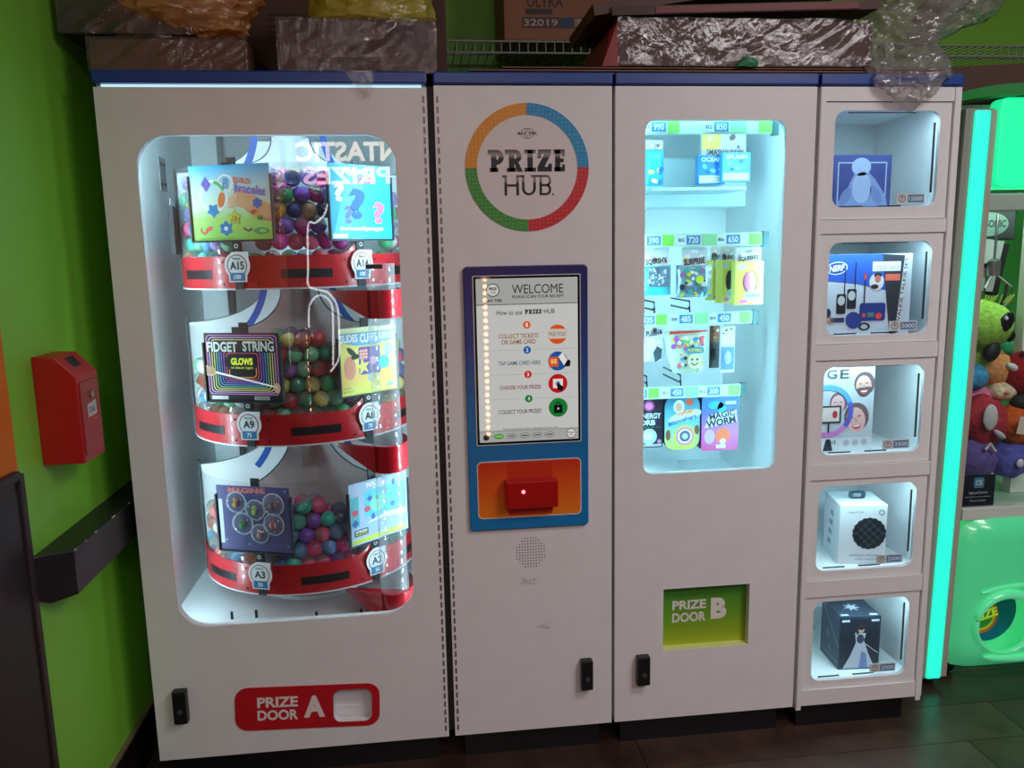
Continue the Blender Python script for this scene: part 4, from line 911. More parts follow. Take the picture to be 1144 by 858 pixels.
# ================================================================== prize lockers
LK = thing('prize_lockers', (2.11, .25, 0), 'white column of five small lockers with rounded windows beside the green-lit claw machine', 'locker')
DZ = [(1.587, 1.909), (1.232, 1.549), (.869, 1.187), (.509, .827), (.151, .457)]
WZ = [(1.622, 1.885), (1.257, 1.524), (.900, 1.165), (.537, .805), (.176, .438)]
fr = [rect(1.903, 2.32, .1, 1.947)] + [rect(1.921, 2.299, a, b_) for a, b_ in DZ]
G(mat=WHITE).plate(fr, 0, .02).build('door_frame', LK)
G(mat=C((196, 190, 190), .4)).box(1.9025, 1.9065, -.002, .0, .1, 1.947).build('edge_strip', LK)
G(mat=WHITE).box(2.299, 2.302, -.004, 0, .1, 1.947).build('corner_strip', LK)
for x0, x1 in ((1.903, 1.920), (2.302, 2.32)): G(mat=WHITE).box(x0, x1, .02, .45, .1, 1.95).build('side_panel', LK)
G(mat=INNER).box(1.92, 2.302, .40, .42, .1, 1.95).build('back_panel', LK)
G(mat=WHITE).box(1.903, 2.32, .02, .45, 1.93, 1.95).build('top_panel', LK)
G(mat=BLACK).box(1.93, 2.29, .05, .42, 0, .1).build('plinth', LK)
for x in (1.905, 2.303): G(mat=WHITE).box(x, x+.016, .002, .03, .085, .1).build('foot', LK)
G(mat=NAVY).box(1.902, 2.321, -.006, .45, 1.95, 1.981).build('blue_trim', LK, bev=.004)
NUM = ['15000', '5000', '3500', '2500', '2000']
for (a, b_), (wa, wb), nu in zip(DZ, WZ, NUM):
    G(mat=INNER).box(1.92, 2.302, .02, .40, wa-.030, wa-.016).build('shelf', LK)
    d = G(mat=WHITE).plate([rect(1.9225, 2.2975, a+.0015, b_-.0015), rr(1.952, 2.265, wa, wb, .03)], .006, .012).build('locker_door', LK)
    G(mat=GLASS).plate(rr(1.948, 2.269, wa-.004, wb+.004, .03), .0185, .003).build('pane', d)
    G(mat=BLACK).box(2.2575, 2.2625, .0225, .026, wa+.04, wb-.03).build('gasket', d)
    G(mat=BLACK).box(1.985, 2.055, .0225, .026, wa+.0015, wa+.005).build('gasket', d); G(mat=BLACK).box(2.10, 2.17, .0225, .026, wa+.0015, wa+.005).build('gasket', d)
    G(mat=BLACK).box(2.0, 2.20, .0225, .026, wb-.004, wb-.0015).build('gasket', d)
    tg = G(mat=C((206, 212, 214), .4)).box(2.152, 2.238, .0165, .0183, wa+.008, wa+.037).build('price_tag', d)
    g = G(mat=C((70, 116, 170), .4)); g.plate(rect(2.187, 2.234, wa+.012, wa+.033), .0161); g.use(C((214, 234, 240), .4)).text(nu, 2.190, 2.231, wa+.016, wa+.029, .0158, .02)
    g.use(C((70, 74, 80), .4)).plate([ell(2.169, wa+.0225, .011), ell(2.169, wa+.0225, .009)], .0161).text('T', 2.165, 2.173, wa+.017, wa+.028, .0161, .04); g.build('print', tg)
    G(frame(2.285, .39, wa+.055, rx=90), METAL).lathe([(.007, 0), (.009, .006), (.006, .01)], 14).build('lock_knob', LK, smooth=40)
    ls = G(mat=C((215, 220, 222), .5)).box(1.935, 2.29, .026, .042, wb+.016, wb+.020).build('led_strip', LK)
    g = G(mat=LED_L)
    for k in range(12): x = 1.95+k*.0295; g.add([(x-.007, .028, wb+.0158), (x+.007, .028, wb+.0158), (x+.007, .041, wb+.0158), (x-.007, .041, wb+.0158)], [(0, 3, 2, 1)])
    g.build('diode_row', ls)['kind'] = 'stuff'
    G(mat=INNER).box(1.92, 2.302, .02, .40, wb+.021, wb+.03).build('compartment_ceiling', LK)
FZ = [w0[0]-.016 for w0 in WZ]                          # compartment floors
GL = 'prizes in the lockers'
# 1 statue box
T, w_, h_ = pxr(931, 996, 173, 230, .10); h_ = at(963, 173, .10).z-FZ[0]; T = frame(at(963, 200, .10).x, .10, FZ[0])
t = thing('figure_box', tuple(T.translation), 'blue boxed figure with pale grey bust print in the top locker', 'toy box', GL)
G(T, C((62, 76, 140), .4)).box(-w_/2, w_/2, 0, .10, 0, h_).build('box', t)
g = G(T); g.use(C((170, 186, 222))).plate([rect(-w_*.42, w_*.42, .03, h_*.88), rect(-w_*.40, w_*.40, .033, h_*.86)], -.0004)
g.use(C((128, 152, 204))).plate([(-w_*.46, .02), (w_*.46, .02), (w_*.42, h_*.3), (w_*.22, h_*.6), (w_*.1, h_*.72), (-w_*.12, h_*.72), (-w_*.24, h_*.45)], -.0006); g.use(C((160, 182, 224))).plate(ell(-.004, h_*.80, .030, .026), -.0008).plate(ell(0, h_*.45, .03, .045), -.0008)
g.use(C((110, 134, 190))).plate(ell(.045, h_*.32, .014, .03, rot=.5), -.0008).plate(ell(-.05, h_*.3, .014, .03, rot=-.5), -.0008); g.use(C((60, 90, 140))).plate(rect(-w_*.30, w_*.32, .008, .024), -.001); g.use(C((170, 206, 230))).text('ELITE TROOPER BUST', -w_*.28, w_*.30, .011, .021, -.0013); g.build('print', t)
# 2 radio set box
T = frame(at(967, 330, .07).x, .07, FZ[1], rz=-4); w_ = at(1012, 330, .07).x-at(915, 330, .07).x; h_ = at(965, 284, .07).z-FZ[1]
t = thing('radio_set_box', tuple(T.translation), 'blue and white NERF walkie-talkie set box in the second locker', 'toy box', GL)
G(T, C((206, 216, 232), .35)).box(-w_/2, w_/2, 0, .09, 0, h_).build('box', t); X = lambda u: (u-967)/(1012-922)*w_*.93; Z = lambda v: (v-372)/(284-372)*h_
P4 = lambda *p: [(X(u), Z(v)) for u, v in p]
g = G(T); g.use(C((44, 92, 196))).plate(P4((920, 284), (983, 284), (988, 322), (958, 315), (924, 311), (920, 311)), -.0005)
g.use(C((44, 48, 60))).plate(P4((983, 284), (1009, 286), (1004, 366), (995, 371), (988, 322)), -.0005)
g.use(C((226, 234, 240))).plate(P4((1007, 286), (1012, 286), (1005, 360), (1001, 360)), -.0008)
g.use(C((236, 240, 246))).plate(ell(X(935), Z(298), .032, .019, rot=.12), -.0008); g.use(C((30, 70, 160))).plate(ell(X(935), Z(298), .029, .016, rot=.12), -.001); g.use(C((244, 246, 250))).text('NERF', X(935)-.024, X(935)+.024, Z(298)-.009, Z(298)+.009, -.0013, .04, .2, rot=.12)
g.use(C((226, 226, 232))).plate(rect(X(973), X(1003), Z(302), Z(292)), -.0009); g.use(C((200, 150, 160))).text('WALKIE TALKIE', X(975), X(1001), Z(300), Z(294), -.0012)
g.use(C((226, 110, 90))).plate(rr(X(987), X(1003), Z(312), Z(305), .003), -.0009); g.use(C((230, 222, 226))).plate(ell(X(978), Z(313), .022, .026), -.0009); g.use(C((196, 120, 110))).plate(ell(X(979), Z(310), .009, .011), -.0012); g.use(C((50, 40, 44))).plate(ell(X(979), Z(306), .012, .008), -.0011).plate(ell(X(976), Z(318), .012, .007), -.0012)
for u, v, a_ in ((941, 330, 295), (952, 325, 292)): g.use(C((24, 30, 40))).plate(rr(X(u-5), X(u+5), Z(v+16), Z(v-5), .005), -.0009).plate(rect(X(u+2.5), X(u+3.6), Z(v-4), Z(a_)), -.0009); g.use(C((206, 210, 216))).plate(ell(X(u), Z(v+2), .011, .014), -.0012)
g.use(C((34, 56, 140))).plate(rr(X(961), X(989), Z(354), Z(335), .008), -.0009); g.use(C((24, 30, 44))).plate(rect(X(965), X(966.4), Z(336), Z(311)), -.0009); g.use(C((226, 70, 60))).plate(ell(X(982), Z(349), .010), -.0013).plate(ell(X(966), Z(348), .006), -.0013).plate(rect(X(964.5), X(967), Z(310), Z(304)), -.001); g.use(C((90, 130, 120))).plate(rect(X(970), X(977), Z(350), Z(345)), -.0013)
g.use(C((40, 60, 140))).plate(ell(X(955), Z(353), .024, .026, rot=.5), -.0014); g.use(C((24, 26, 34))).plate([ell(X(967), Z(360), .018, .012), ell(X(967), Z(360), .011, .007)], -.0013)
g.use(C((190, 150, 140))).plate(ell(X(930), Z(353), .012, .012), -.0009); g.use(C((40, 50, 90))).plate(rect(X(930), X(945), Z(355), Z(350)), -.0009).plate(ell(X(927), Z(345), .010, .014), -.001)
g.use(C((60, 80, 110))).text('WE CAN TALK', X(1004.5)-.0, X(1004.5)+.001, 0, 0.001, -.0002) if False else None
vs_, fs, asp = text_mesh('WALKIE TALKIE SET', .02); zt, zb = Z(288), Z(358)
g.use(C((60, 66, 80))).add([((X(1001.5)+(1-b_)*.010+(X(1009)-X(1003.0))*a), -.0011, zb+(zt-zb)*a) for a, b_ in vs_], fs); g.build('print', t)
# 3 ring light box
T = frame(at(940, 450, .08).x, .08, FZ[2]); w_ = at(976, 450, .08).x-at(904, 450, .08).x; h_ = at(945, 409, .08).z-FZ[2]
t = thing('ring_light_box', tuple(T.translation), 'selfie ring light box with laughing faces in the third locker', 'box', GL)
G(T, C((206, 214, 222), .35)).box(-w_/2, w_/2, 0, .08, 0, h_).build('box', t); X = lambda u: (u-940)/36*w_/2; Z = lambda v: (v-490)/(409-490)*h_
g = G(T); g.use(C((190, 204, 214))).plate(rect(-w_/2, w_/2, Z(478), h_), -.0004)
def face(u, v, s_, skin, hair, rot=0., beard=False):
    Tq = lambda x, z: (X(u)+s_*(x*math.cos(rot)-z*math.sin(rot)), Z(v)+s_*(x*math.sin(rot)+z*math.cos(rot)))
    E2 = lambda x, z, rx, rz: [Tq(x+rx*math.cos(k*math.pi/8), z+rz*math.sin(k*math.pi/8)) for k in range(16)]
    g.use(C(hair)).plate(E2(.1, .25, 1.12, 1.25), -.0006); g.use(C(skin)).plate(E2(0, 0, .85, 1.12), -.0008)
    if beard: g.use(C(hair)).plate([Tq(.85*math.cos(R(a)), 1.12*math.sin(R(a))) for a in range(190, 351, 16)] + [Tq(.5, -.1), Tq(-.5, -.1)], -.0010)
    g.use(C(hair)).plate(E2(-.35, .28, .17, .06), -.0011).plate(E2(.35, .28, .17, .06), -.0011)
    g.use(C(tuple(int(c_*.85) for c_ in skin))).plate(E2(0, -.02, .10, .22), -.0011)
    g.use(C((206, 80, 90))).plate([Tq(.42*math.cos(R(a)), -.42+.38*math.sin(R(a))) for a in range(180, 361, 18)], -.0012); g.use(C((244, 240, 238))).plate([Tq(.36*math.cos(R(a)), -.44+.16*math.sin(R(a))) for a in range(180, 361, 18)], -.0014)
face(964, 428, .030, (214, 170, 156), (96, 76, 80), .1, True); face(957, 459, .036, (232, 186, 184), (112, 92, 96), .2); face(936, 444, .026, (226, 190, 190), (120, 96, 110))
g.use(C((90, 170, 226))).plate(arcband(X(925), Z(450), .066, .082, 20, 160, 20), -.0018); g.use(C((90, 100, 200))).plate(arcband(X(925), Z(450), .066, .082, -40, 20, 12), -.0018); g.use(C((206, 130, 206))).plate(arcband(X(925), Z(450), .066, .082, -150, -40, 18), -.0018)
g.use(C((30, 32, 38))).plate(rr(X(915), X(940), Z(461), Z(445), .003), -.0020); g.use(C((226, 214, 214))).plate(rect(X(917), X(938), Z(459.5), Z(446.5)), -.0022); g.use(C((190, 50, 60))).plate(ell(X(933), Z(453), .008, .012), -.0024); g.use(C((40, 44, 48))).plate(rect(X(925.5), X(927.5), Z(470), Z(461)), -.002)
g.use(C((60, 70, 74))).text('G', X(922.5), X(933.5), Z(420), Z(412), -.002, .01).text('E', X(937), X(947), Z(420), Z(412), -.002, .01)
g.use(C((206, 216, 222))).plate(rect(-w_/2, w_/2, 0, Z(475)), -.0019)
for u in (947, 957, 967): g.use(C((170, 182, 190))).plate(ell(X(u), Z(480), .010), -.0022)
g.use(C((34, 44, 48))).plate([(X(924), Z(476)), (X(929), Z(476)), (X(932), Z(487)), (X(921), Z(487))], -.0022).text('+3', X(930), X(935), Z(481), Z(477), -.0022, .02); g.build('print', t)
# 4 speaker box: white cube turned towards the viewer, black studded ball on it
bw = .145; c4 = at(948, 600, .16); T = frame(c4.x+.012, .15, FZ[3], rz=-10); h_ = at(950, 560, .12).z-FZ[3]
t = thing('speaker_box', tuple(T.translation), 'white cube box printed with a black studded ball in the fourth locker', 'box', GL)
G(T, C((222, 230, 236), .4)).box(-bw/2, bw/2, -bw/2, bw/2, 0, h_).build('box', t, bev=.002)
G(T, C((40, 56, 66), .4)).plate([rr(-.026, .026, h_+.001, h_+.026, .008), rr(-.014, .014, h_+.006, h_+.019, .006)], -.01, .003).build('handle', t)
g = G(T); ro = [(.02+(.050+.003*(k % 2))*math.cos(2*math.pi*k/36), h_*.52+(.050+.003*(k % 2))*math.sin(2*math.pi*k/36)) for k in range(36)]
g.use(C((36, 46, 54))).plate(ro, -bw/2-.0005)
for i in range(-3, 4):
    for j in range(-3, 4):
        if i*i+j*j < 12: g.use(C(((20, 28, 34), (60, 72, 80))[(i+j) % 2])).plate(ell(.02+i*.013, h_*.52+j*.013, .0055, n=8), -bw/2-.0008)
g.use(C((120, 130, 138))).text('rugged orb', -.05, .0, h_*.85, h_*.9, -bw/2-.0005).text('WIRELESS SPEAKER', -.04, .055, h_*.13, h_*.17, -bw/2-.0005).text('water resistant', -.02, .045, h_*.07, h_*.105, -bw/2-.0005).plate([ell(.055, h_*.87, .009), ell(.055, h_*.87, .006)], -bw/2-.0005); g.build('print', t)
g = G(T @ Matrix.Rotation(R(-90), 4, 'Z')); g.use(C((150, 164, 176)))
for k in range(4): g.plate(rr(-.03+.006*k, .0+.006*k, h_*(.2+.17*k), h_*(.29+.17*k), .004), -bw/2-.0005)
g.build('side_print', t)
# 5 figure box, dark with a window face, corner towards the viewer
c5 = at(943, 720, .16); T = frame(c5.x+.012, .15, FZ[4], rz=-4); h_ = at(945, 682, .13).z-FZ[4]; bw = .135
t = thing('figurine_box', tuple(T.translation), 'dark navy box with a white-gowned figurine print in the bottom locker', 'toy box', GL)
G(T, C((50, 62, 78), .35)).box(-bw/2, bw/2, -bw/2, bw/2, 0, h_).build('box', t, bev=.002)
g = G(T); y = -bw/2-.0004; g.use(C((34, 42, 56))).plate(rect(-bw*.47, bw*.47, h_*.04, h_*.95), y)
g.use(C((196, 206, 222))).plate([(-.052, .004), (.052, .006), (.03, h_*.3), (.014, h_*.55), (.02, h_*.68), (-.016, h_*.70), (-.012, h_*.5), (-.03, h_*.25)], y-.0004); g.use(C((120, 140, 190))).plate([(.0, .004), (.03, .005), (.022, h_*.3), (.008, h_*.35)], y-.0007)
g.use(C((216, 180, 166))).plate(ell(.004, h_*.76, .010, .012), y-.0008); g.use(C((60, 48, 52))).plate(ell(.003, h_*.80, .013, .010), y-.001).plate(ell(-.008, h_*.74, .005, .016), y-.0006); g.use(C((60, 70, 90))).plate(ell(.002, h_*.58, .012, .016), y-.0008)
g.use(C((206, 214, 220))).plate(rect(-.06, -.035, h_*.90, h_*.94), y-.0004).plate(rect(.036, .062, h_*.90, h_*.94), y-.0004).plate([(.06, h_*.3), (.064, h_*.3), (.016, h_*.5), (.012, h_*.5)], y-.0003); g.build('print', t)
g = G(T @ Matrix.Rotation(R(-90), 4, 'Z')); g.use(C((170, 180, 190))).plate([(-.05, h_*.97), (-.047, h_*.97), (.067, h_*.42), (.067, h_*.40)], y).plate(rect(-.067, .067, h_*.12, h_*.128), y); g.use(C((100, 112, 128))).plate(star(-.01, h_*.5, .018, .5, 6), y).plate(ell(0, h_*.25, .012, .008), y); g.build('side_print', t)
g = G(T @ Matrix.Translation((0, 0, h_+.0006)) @ Matrix.Rotation(R(-90), 4, 'X')); g.use(C((200, 208, 216))).plate(star(.0, .0, .03, .4, 7), 0).plate(rect(-.06, -.035, -.06, -.05), 0).plate(rect(.035, .06, -.06, -.05), 0); g.build('top_print', t)

# ================================================================== claw machine at the right
CL = thing('claw_machine', (2.95, .6, 0), 'green-lit claw machine with glowing corner strip and rounded prize chute', 'claw machine')
CGLOW = emit('green_glow_strip', (.02, .93, .58), 1.0)
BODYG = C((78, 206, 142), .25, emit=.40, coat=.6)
CGREY = C((150, 150, 142), .4)
FY = .20
# corner post with the glowing strip
LEAN = Matrix(((1, 0, .018, -.0171), (0, 1, 0, 0), (0, 0, 1, 0), (0, 0, 0, 1)))     # the post splays out towards the floor
G(LEAN, CGREY).box(2.460, 2.565, FY, FY+.09, .032, 1.925).build('corner_post', CL, bev=.008)
G(LEAN, CGLOW).box(2.488, 2.538, FY-.010, FY+.004, .036, 1.918).build('light_strip', CL, bev=.006)
G(LEAN, C((176, 170, 160), .4)).box(2.542, 2.562, FY-.006, FY, .04, 1.918).build('post_trim', CL, bev=.002)
G(mat=CGREY).box(2.47, 2.53, 1.0-.10, .93, .035, 1.925).build('corner_post', CL)
# lower body, rounded, with chute mouth
prof = [(.06, .05), (.10, .02), (.20, .0), (.52, .0), (.58, .012), (.60, .03)]
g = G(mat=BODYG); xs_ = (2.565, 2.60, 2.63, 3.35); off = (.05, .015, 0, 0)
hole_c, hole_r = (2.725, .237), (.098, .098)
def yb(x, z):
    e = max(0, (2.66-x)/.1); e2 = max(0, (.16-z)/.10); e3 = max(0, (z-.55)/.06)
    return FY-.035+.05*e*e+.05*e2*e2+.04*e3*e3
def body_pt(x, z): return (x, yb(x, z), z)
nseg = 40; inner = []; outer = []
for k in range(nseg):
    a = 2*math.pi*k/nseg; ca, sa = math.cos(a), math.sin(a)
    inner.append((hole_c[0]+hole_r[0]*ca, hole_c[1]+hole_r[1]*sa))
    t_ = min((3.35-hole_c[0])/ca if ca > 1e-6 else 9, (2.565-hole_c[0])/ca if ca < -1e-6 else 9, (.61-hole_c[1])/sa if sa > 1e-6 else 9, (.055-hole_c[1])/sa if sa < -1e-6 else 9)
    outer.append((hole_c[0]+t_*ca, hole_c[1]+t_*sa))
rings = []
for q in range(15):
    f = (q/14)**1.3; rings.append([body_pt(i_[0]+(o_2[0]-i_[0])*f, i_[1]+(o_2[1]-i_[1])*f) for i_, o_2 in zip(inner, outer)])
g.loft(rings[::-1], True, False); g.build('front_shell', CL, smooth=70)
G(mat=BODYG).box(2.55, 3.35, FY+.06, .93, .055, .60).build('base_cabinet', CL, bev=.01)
# raised lip around the chute mouth and a swoosh below
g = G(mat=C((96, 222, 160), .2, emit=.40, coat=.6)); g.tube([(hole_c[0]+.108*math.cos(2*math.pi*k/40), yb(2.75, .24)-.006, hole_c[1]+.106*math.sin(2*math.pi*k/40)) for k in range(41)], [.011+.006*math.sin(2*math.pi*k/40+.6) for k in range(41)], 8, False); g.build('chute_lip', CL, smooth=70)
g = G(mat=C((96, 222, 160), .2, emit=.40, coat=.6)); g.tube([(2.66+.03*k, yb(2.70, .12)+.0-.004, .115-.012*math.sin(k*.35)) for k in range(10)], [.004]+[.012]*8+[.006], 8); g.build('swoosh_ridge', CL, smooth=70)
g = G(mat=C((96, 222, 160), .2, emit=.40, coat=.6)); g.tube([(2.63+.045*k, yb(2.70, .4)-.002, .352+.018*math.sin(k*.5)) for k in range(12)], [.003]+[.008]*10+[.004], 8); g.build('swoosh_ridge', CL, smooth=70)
ch = G(mat=C((20, 96, 140), .35)).plate(ell(hole_c[0], hole_c[1], .108, n=40), FY+.05, .008).build('chute_flap', CL)
g = G(mat=C((226, 110, 40), .4)); cx_, cz_ = 2.700, .225
for rad, c_, yy in ((.066, (222, 96, 40), 0), (.055, (236, 206, 60), .0004), (.046, (60, 150, 70), .0008)): g.use(C(c_, .4)).plate(ell(cx_, cz_, rad, n=32), FY+.0495-yy)
g.use(C((226, 232, 60), .4, emit=.15)).text('PRIZE', cx_-.046, cx_+.062, cz_-.016, cz_+.018, FY+.048, .05, rot=.28); g.build('chute_decal', ch)
for x, y in ((2.52, FY+.05), (2.62, FY+.10)):
    w1 = G(frame(x, y, .028, ry=90), C((24, 24, 26), .5)); w1.lathe([(.027, -.010), (.028, 0), (.027, .010)], 20); w1.build('caster', CL, smooth=40)
    G(mat=C((60, 62, 64), .4, metal=.6)).box(x-.014, x+.014, y-.014, y+.014, .045, .07).build('caster_fork', CL)
# window frame, glass, marquee, top
G(mat=C((206, 214, 206), .4)).box(2.562, 3.35, FY-.004, FY+.03, .598, .640).build('window_sill', CL, bev=.004)
G(mat=C((170, 186, 176), .4)).box(2.562, 3.35, FY, FY+.04, 1.615, 1.668).build('header_bar', CL, bev=.004)
mq = G(mat=emit('marquee_green', (.012, .72, .30), 1.0)).plate(rr(2.578, 3.34, 1.682, 1.955, .03), FY-.02, .06).build('marquee', CL, bev=.006)
g = G(mat=emit('marquee_light', (.05, .75, .40), 1.0)); g.plate([ell(2.80, 1.88, .10), ell(2.80, 1.88, .088)], FY-.0206); g.build('marquee_motif', mq)
G(mat=GLASS).box(2.565, 3.35, FY+.006, FY+.011, .640, 1.615).build('front_glass', CL)
G(mat=GLASS).box(2.474, 2.480, FY+.09, .90, .62, 1.615).build('side_glass', CL)
G(mat=CGREY).box(2.472, 2.484, FY+.09, .90, .06, .62).build('side_panel', CL)
G(mat=C((190, 206, 196), .4)).box(2.472, 2.484, FY+.09, .90, 1.615, 1.90).build('side_panel', CL)
G(mat=C((120, 170, 140), .5)).box(2.47, 3.35, FY+.03, .93, 1.925, 1.94).build('roof', CL)
G(mat=C((60, 150, 60), .5)).box(2.48, 3.35, .91, .925, .60, 1.92).build('back_wall', CL)
G(mat=C((170, 214, 190), .5)).box(2.484, 3.35, FY+.03, .91, .60, .628).build('play_field', CL)
G(mat=emit('inner_lamp', (.85, 1, .9), 34)).box(2.62, 3.3, FY+.05, FY+.07, 1.63, 1.64).build('inner_lamp', CL)
G(mat=C((222, 232, 224), .4)).box(2.86, 2.93, .36, .40, .63, 1.61).build('frame_column', CL)
g = G(mat=METAL); g.tube([(2.80, .45, 1.61), (2.80, .45, 1.45)], .004, 8); g.lathe([(.02, 0), (.022, .05), (.01, .06)], 16, (2.80, .45, 1.40)); g.build('claw_head', CL, smooth=40)
for k in range(3):
    a = R(90+120*k); g = G(mat=METAL); g.tube([(2.80+.015*math.cos(a), .45+.015*math.sin(a), 1.40), (2.80+.06*math.cos(a), .45+.06*math.sin(a), 1.36), (2.80+.05*math.cos(a), .45+.05*math.sin(a), 1.30), (2.80+.012*math.cos(a), .45+.012*math.sin(a), 1.27)], .004, 8); g.build('claw_finger', CL, smooth=60)
# notice card inside the window
a_, b_ = at(1072, 533, FY), at(1112, 571, FY)
nc = tag(G(mat=C((22, 30, 44), .4)).box(2.567, b_.x, FY+.012, FY+.014, .642, a_.z).build('notice_card'), 'small dark notice with a blue logo inside the claw machine window', 'notice')
g = G(mat=C((70, 150, 180), .4)); cx_ = (2.567+b_.x)/2; g.plate(rr(cx_-.018, cx_+.018, .705, .741, .006), FY+.0116); g.use(C((206, 226, 232), .4)).text('CE', cx_-.012, cx_+.012, .714, .732, FY+.0113, .03).text('Sales and Service', cx_-.034, cx_+.034, .684, .694, FY+.0116).text('game repairs and new machines', cx_-.046, cx_+.046, .671, .677, FY+.0116).text('Phone for details', cx_-.028, cx_+.028, .658, .664, FY+.0116); g.build('print', nc)

# ---- plush toys and boxes inside the claw machine
GP = 'plush toys in the claw machine'
def fuzz(rgb, rgb2=None, sc=60):
    return C(rgb, .95, var=.25, scale=sc, bump=.6)
def plush(nm, u, v, Y, ru, rv, rgb, lab, bump=.10, deep=.9, sc=60):
    c = at(u, v, Y); k = (at(u+10, v, Y)-c).x/10; t = thing(nm, (c.x, Y, c.z-rv*k), lab, 'plush toy', GP)
    G(mat=fuzz(rgb, sc=sc)).ball((c.x, Y, c.z), ru*k, ru*k*deep, rv*k, 24, 16, bump, 22).build('body', t, smooth=80)
    return t, c, k
def on(c, k, du, dv, dy=0): return (c.x+du*k, c.y+dy, c.z-dv*k)
t, c, k = plush('alien_plush', 1092, 363, .42, 34, 26, (150, 206, 80), 'lime green alien plush with big black eyes atop the pile', .03)
for du, dv, ru, rv, rot in ((10, -5, 7.5, 11, .5), (27, 11, 6, 6.5, .4)):
    p = on(c, k, du, dv, -.030*33*k*.9/.03 if False else -(max(0.05, 1-(du/34)**2-(dv/26)**2)**.5)*34*k*.9)
    G(mat=C((16, 20, 24), .2)).ball(p, ru*k, .008, rv*k, 16, 10, M=Matrix.Rotation(rot, 3, 'Y')).build('eye', t, smooth=60)
    G(mat=C((236, 240, 240), .4)).ball((p[0]-2*k, p[1]-.008, p[2]+4*k), 1.8*k, .002, 2*k, 8, 6).build('eye_glint', t, smooth=60)
for du in (2, 20):
    g = G(mat=C((210, 226, 90), .6))
    for q in range(5): g.tube([on(c, k, du+q*2.6, -22, -.01), on(c, k, du+q*3.2+1, -29-abs(2-q), -.02)], .0022, 6)
    g.build('lashes', t)
G(mat=C((30, 34, 36), .6)).tube([on(c, k, 17, -20, -.03), on(c, k, 19, -30, -.04), on(c, k, 20, -42, -.04)], .005, 8).build('antenna', t, smooth=60)
G(mat=fuzz((140, 196, 76))).ball(on(c, k, 8, 36, .01), 26*k, 18*k, 16*k, 20, 12, .05).build('torso', t, smooth=80)
G(mat=C((24, 34, 36), .5)).ball(on(c, k, 2, 25, -.075), 8*k, 5*k, 11*k, 14, 10, M=Matrix.Rotation(.4, 3, 'Y')).build('paw', t, smooth=60)
t, c, k = plush('bear_plush', 1112, 412, .40, 19, 17, (222, 160, 96), 'tan bear plush with pale ear beside the red berry plush', .04)
G(mat=C((206, 214, 216), .8)).ball(on(c, k, 6, -3, -.062), 9*k, 5*k, 4*k, 12, 8, M=Matrix.Rotation(.5, 3, 'Y')).build('ear', t, smooth=60)
t, c, k = plush('berry_plush', 1143, 417, .36, 21, 23, (150, 14, 26), 'dark red berry plush with black lashes at the picture edge', .02)
g = G(mat=C((18, 18, 20), .6))
for q in range(7): g.tube([on(c, k, -12+q*3.5, -19, -.03), on(c, k, -15+q*3.5, -31+abs(q-3)*1.5, -.05)], [.005, .001], 6)
g.build('lashes', t)
t, c, k = plush('blue_plush', 1086, 421, .38, 16, 14, (64, 156, 206), 'sky blue round plush next to the glowing post', .05)
t, c, k = plush('teal_plush', 1131, 394, .52, 17, 12, (70, 186, 140), 'teal plush behind the tan bear plush', .05)
t, c, k = plush('pink_plush', 1089, 441, .42, 20, 11, (232, 130, 176), 'pink plush squashed under the sky blue plush', .05)
t, c, k = plush('cream_plush', 1119, 437, .37, 14, 10, (232, 222, 180), 'cream plush with pink nose under the tan bear', .05)
G(mat=C((226, 140, 140), .7)).ball(on(c, k, -4, -1, -.047), 3*k, 2*k, 2*k, 8, 6).build('nose', t, smooth=60)
t, c, k = plush('shaggy_plush', 1096, 470, .36, 27, 26, (170, 44, 60), 'shaggy red plush with white patch beside the glowing post', .16, .85, 90)
G(mat=C((206, 214, 214), .7)).ball(on(c, k, -9, -9, -.085), 8*k, 3*k, 13*k, 14, 10, .1).build('patch', t, smooth=60)
G(mat=C((190, 200, 200), .7)).ball(on(c, k, 2, 9, -.087), 8*k, 3*k, 3*k, 12, 8, .1, M=Matrix.Rotation(.6, 3, 'Y')).build('foot_pad', t, smooth=60)
t, c, k = plush('pumpkin_plush', 1137, 473, .33, 20, 22, (206, 96, 30), 'orange plush with black face and white tag, right edge', .05)
G(mat=C((22, 22, 22), .7)).ball(on(c, k, 4, -22, -.01), 15*k, 12*k, 10*k, 16, 10, .05).build('black_cap', t, smooth=60)
G(frame(*on(c, k, -13, -3, -.075), rz=-20, ry=8), C((226, 220, 206), .6)).box(-.012, .012, -.001, .001, -.03, .03).build('paper_tag', t)
t, c, k = plush('tie_dye_plush', 1088, 512, .34, 22, 21, (104, 92, 160), 'purple and blue tie-dye plush beside the glowing post', .14, .9, 45)
G(mat=C((190, 186, 206), .7)).tube([on(c, k, -4, -14, -.07), on(c, k, 2, -20, -.065), on(c, k, 7, -12, -.072)], .006, 8).build('ribbon', t, smooth=60)
t, c, k = plush('tie_dye_plush', 1127, 512, .34, 20, 20, (92, 100, 186), 'blue-violet tie-dye plush with white dot, right of its twin', .14, .9, 45)
G(mat=C((226, 222, 232), .6)).ball(on(c, k, -3, 0, -.068), 4*k, 2*k, 4.5*k, 10, 8).build('dot', t, smooth=60)
t, c, k = plush('white_plush', 1066, 440, .60, 14, 30, (214, 214, 220), 'white plush glimpsed between the lockers and the claw machine', .06)
t, c, k = plush('red_plush', 1070, 215, .62, 14, 22, (160, 30, 54), 'red plush hung high between the lockers and the claw machine', .05)
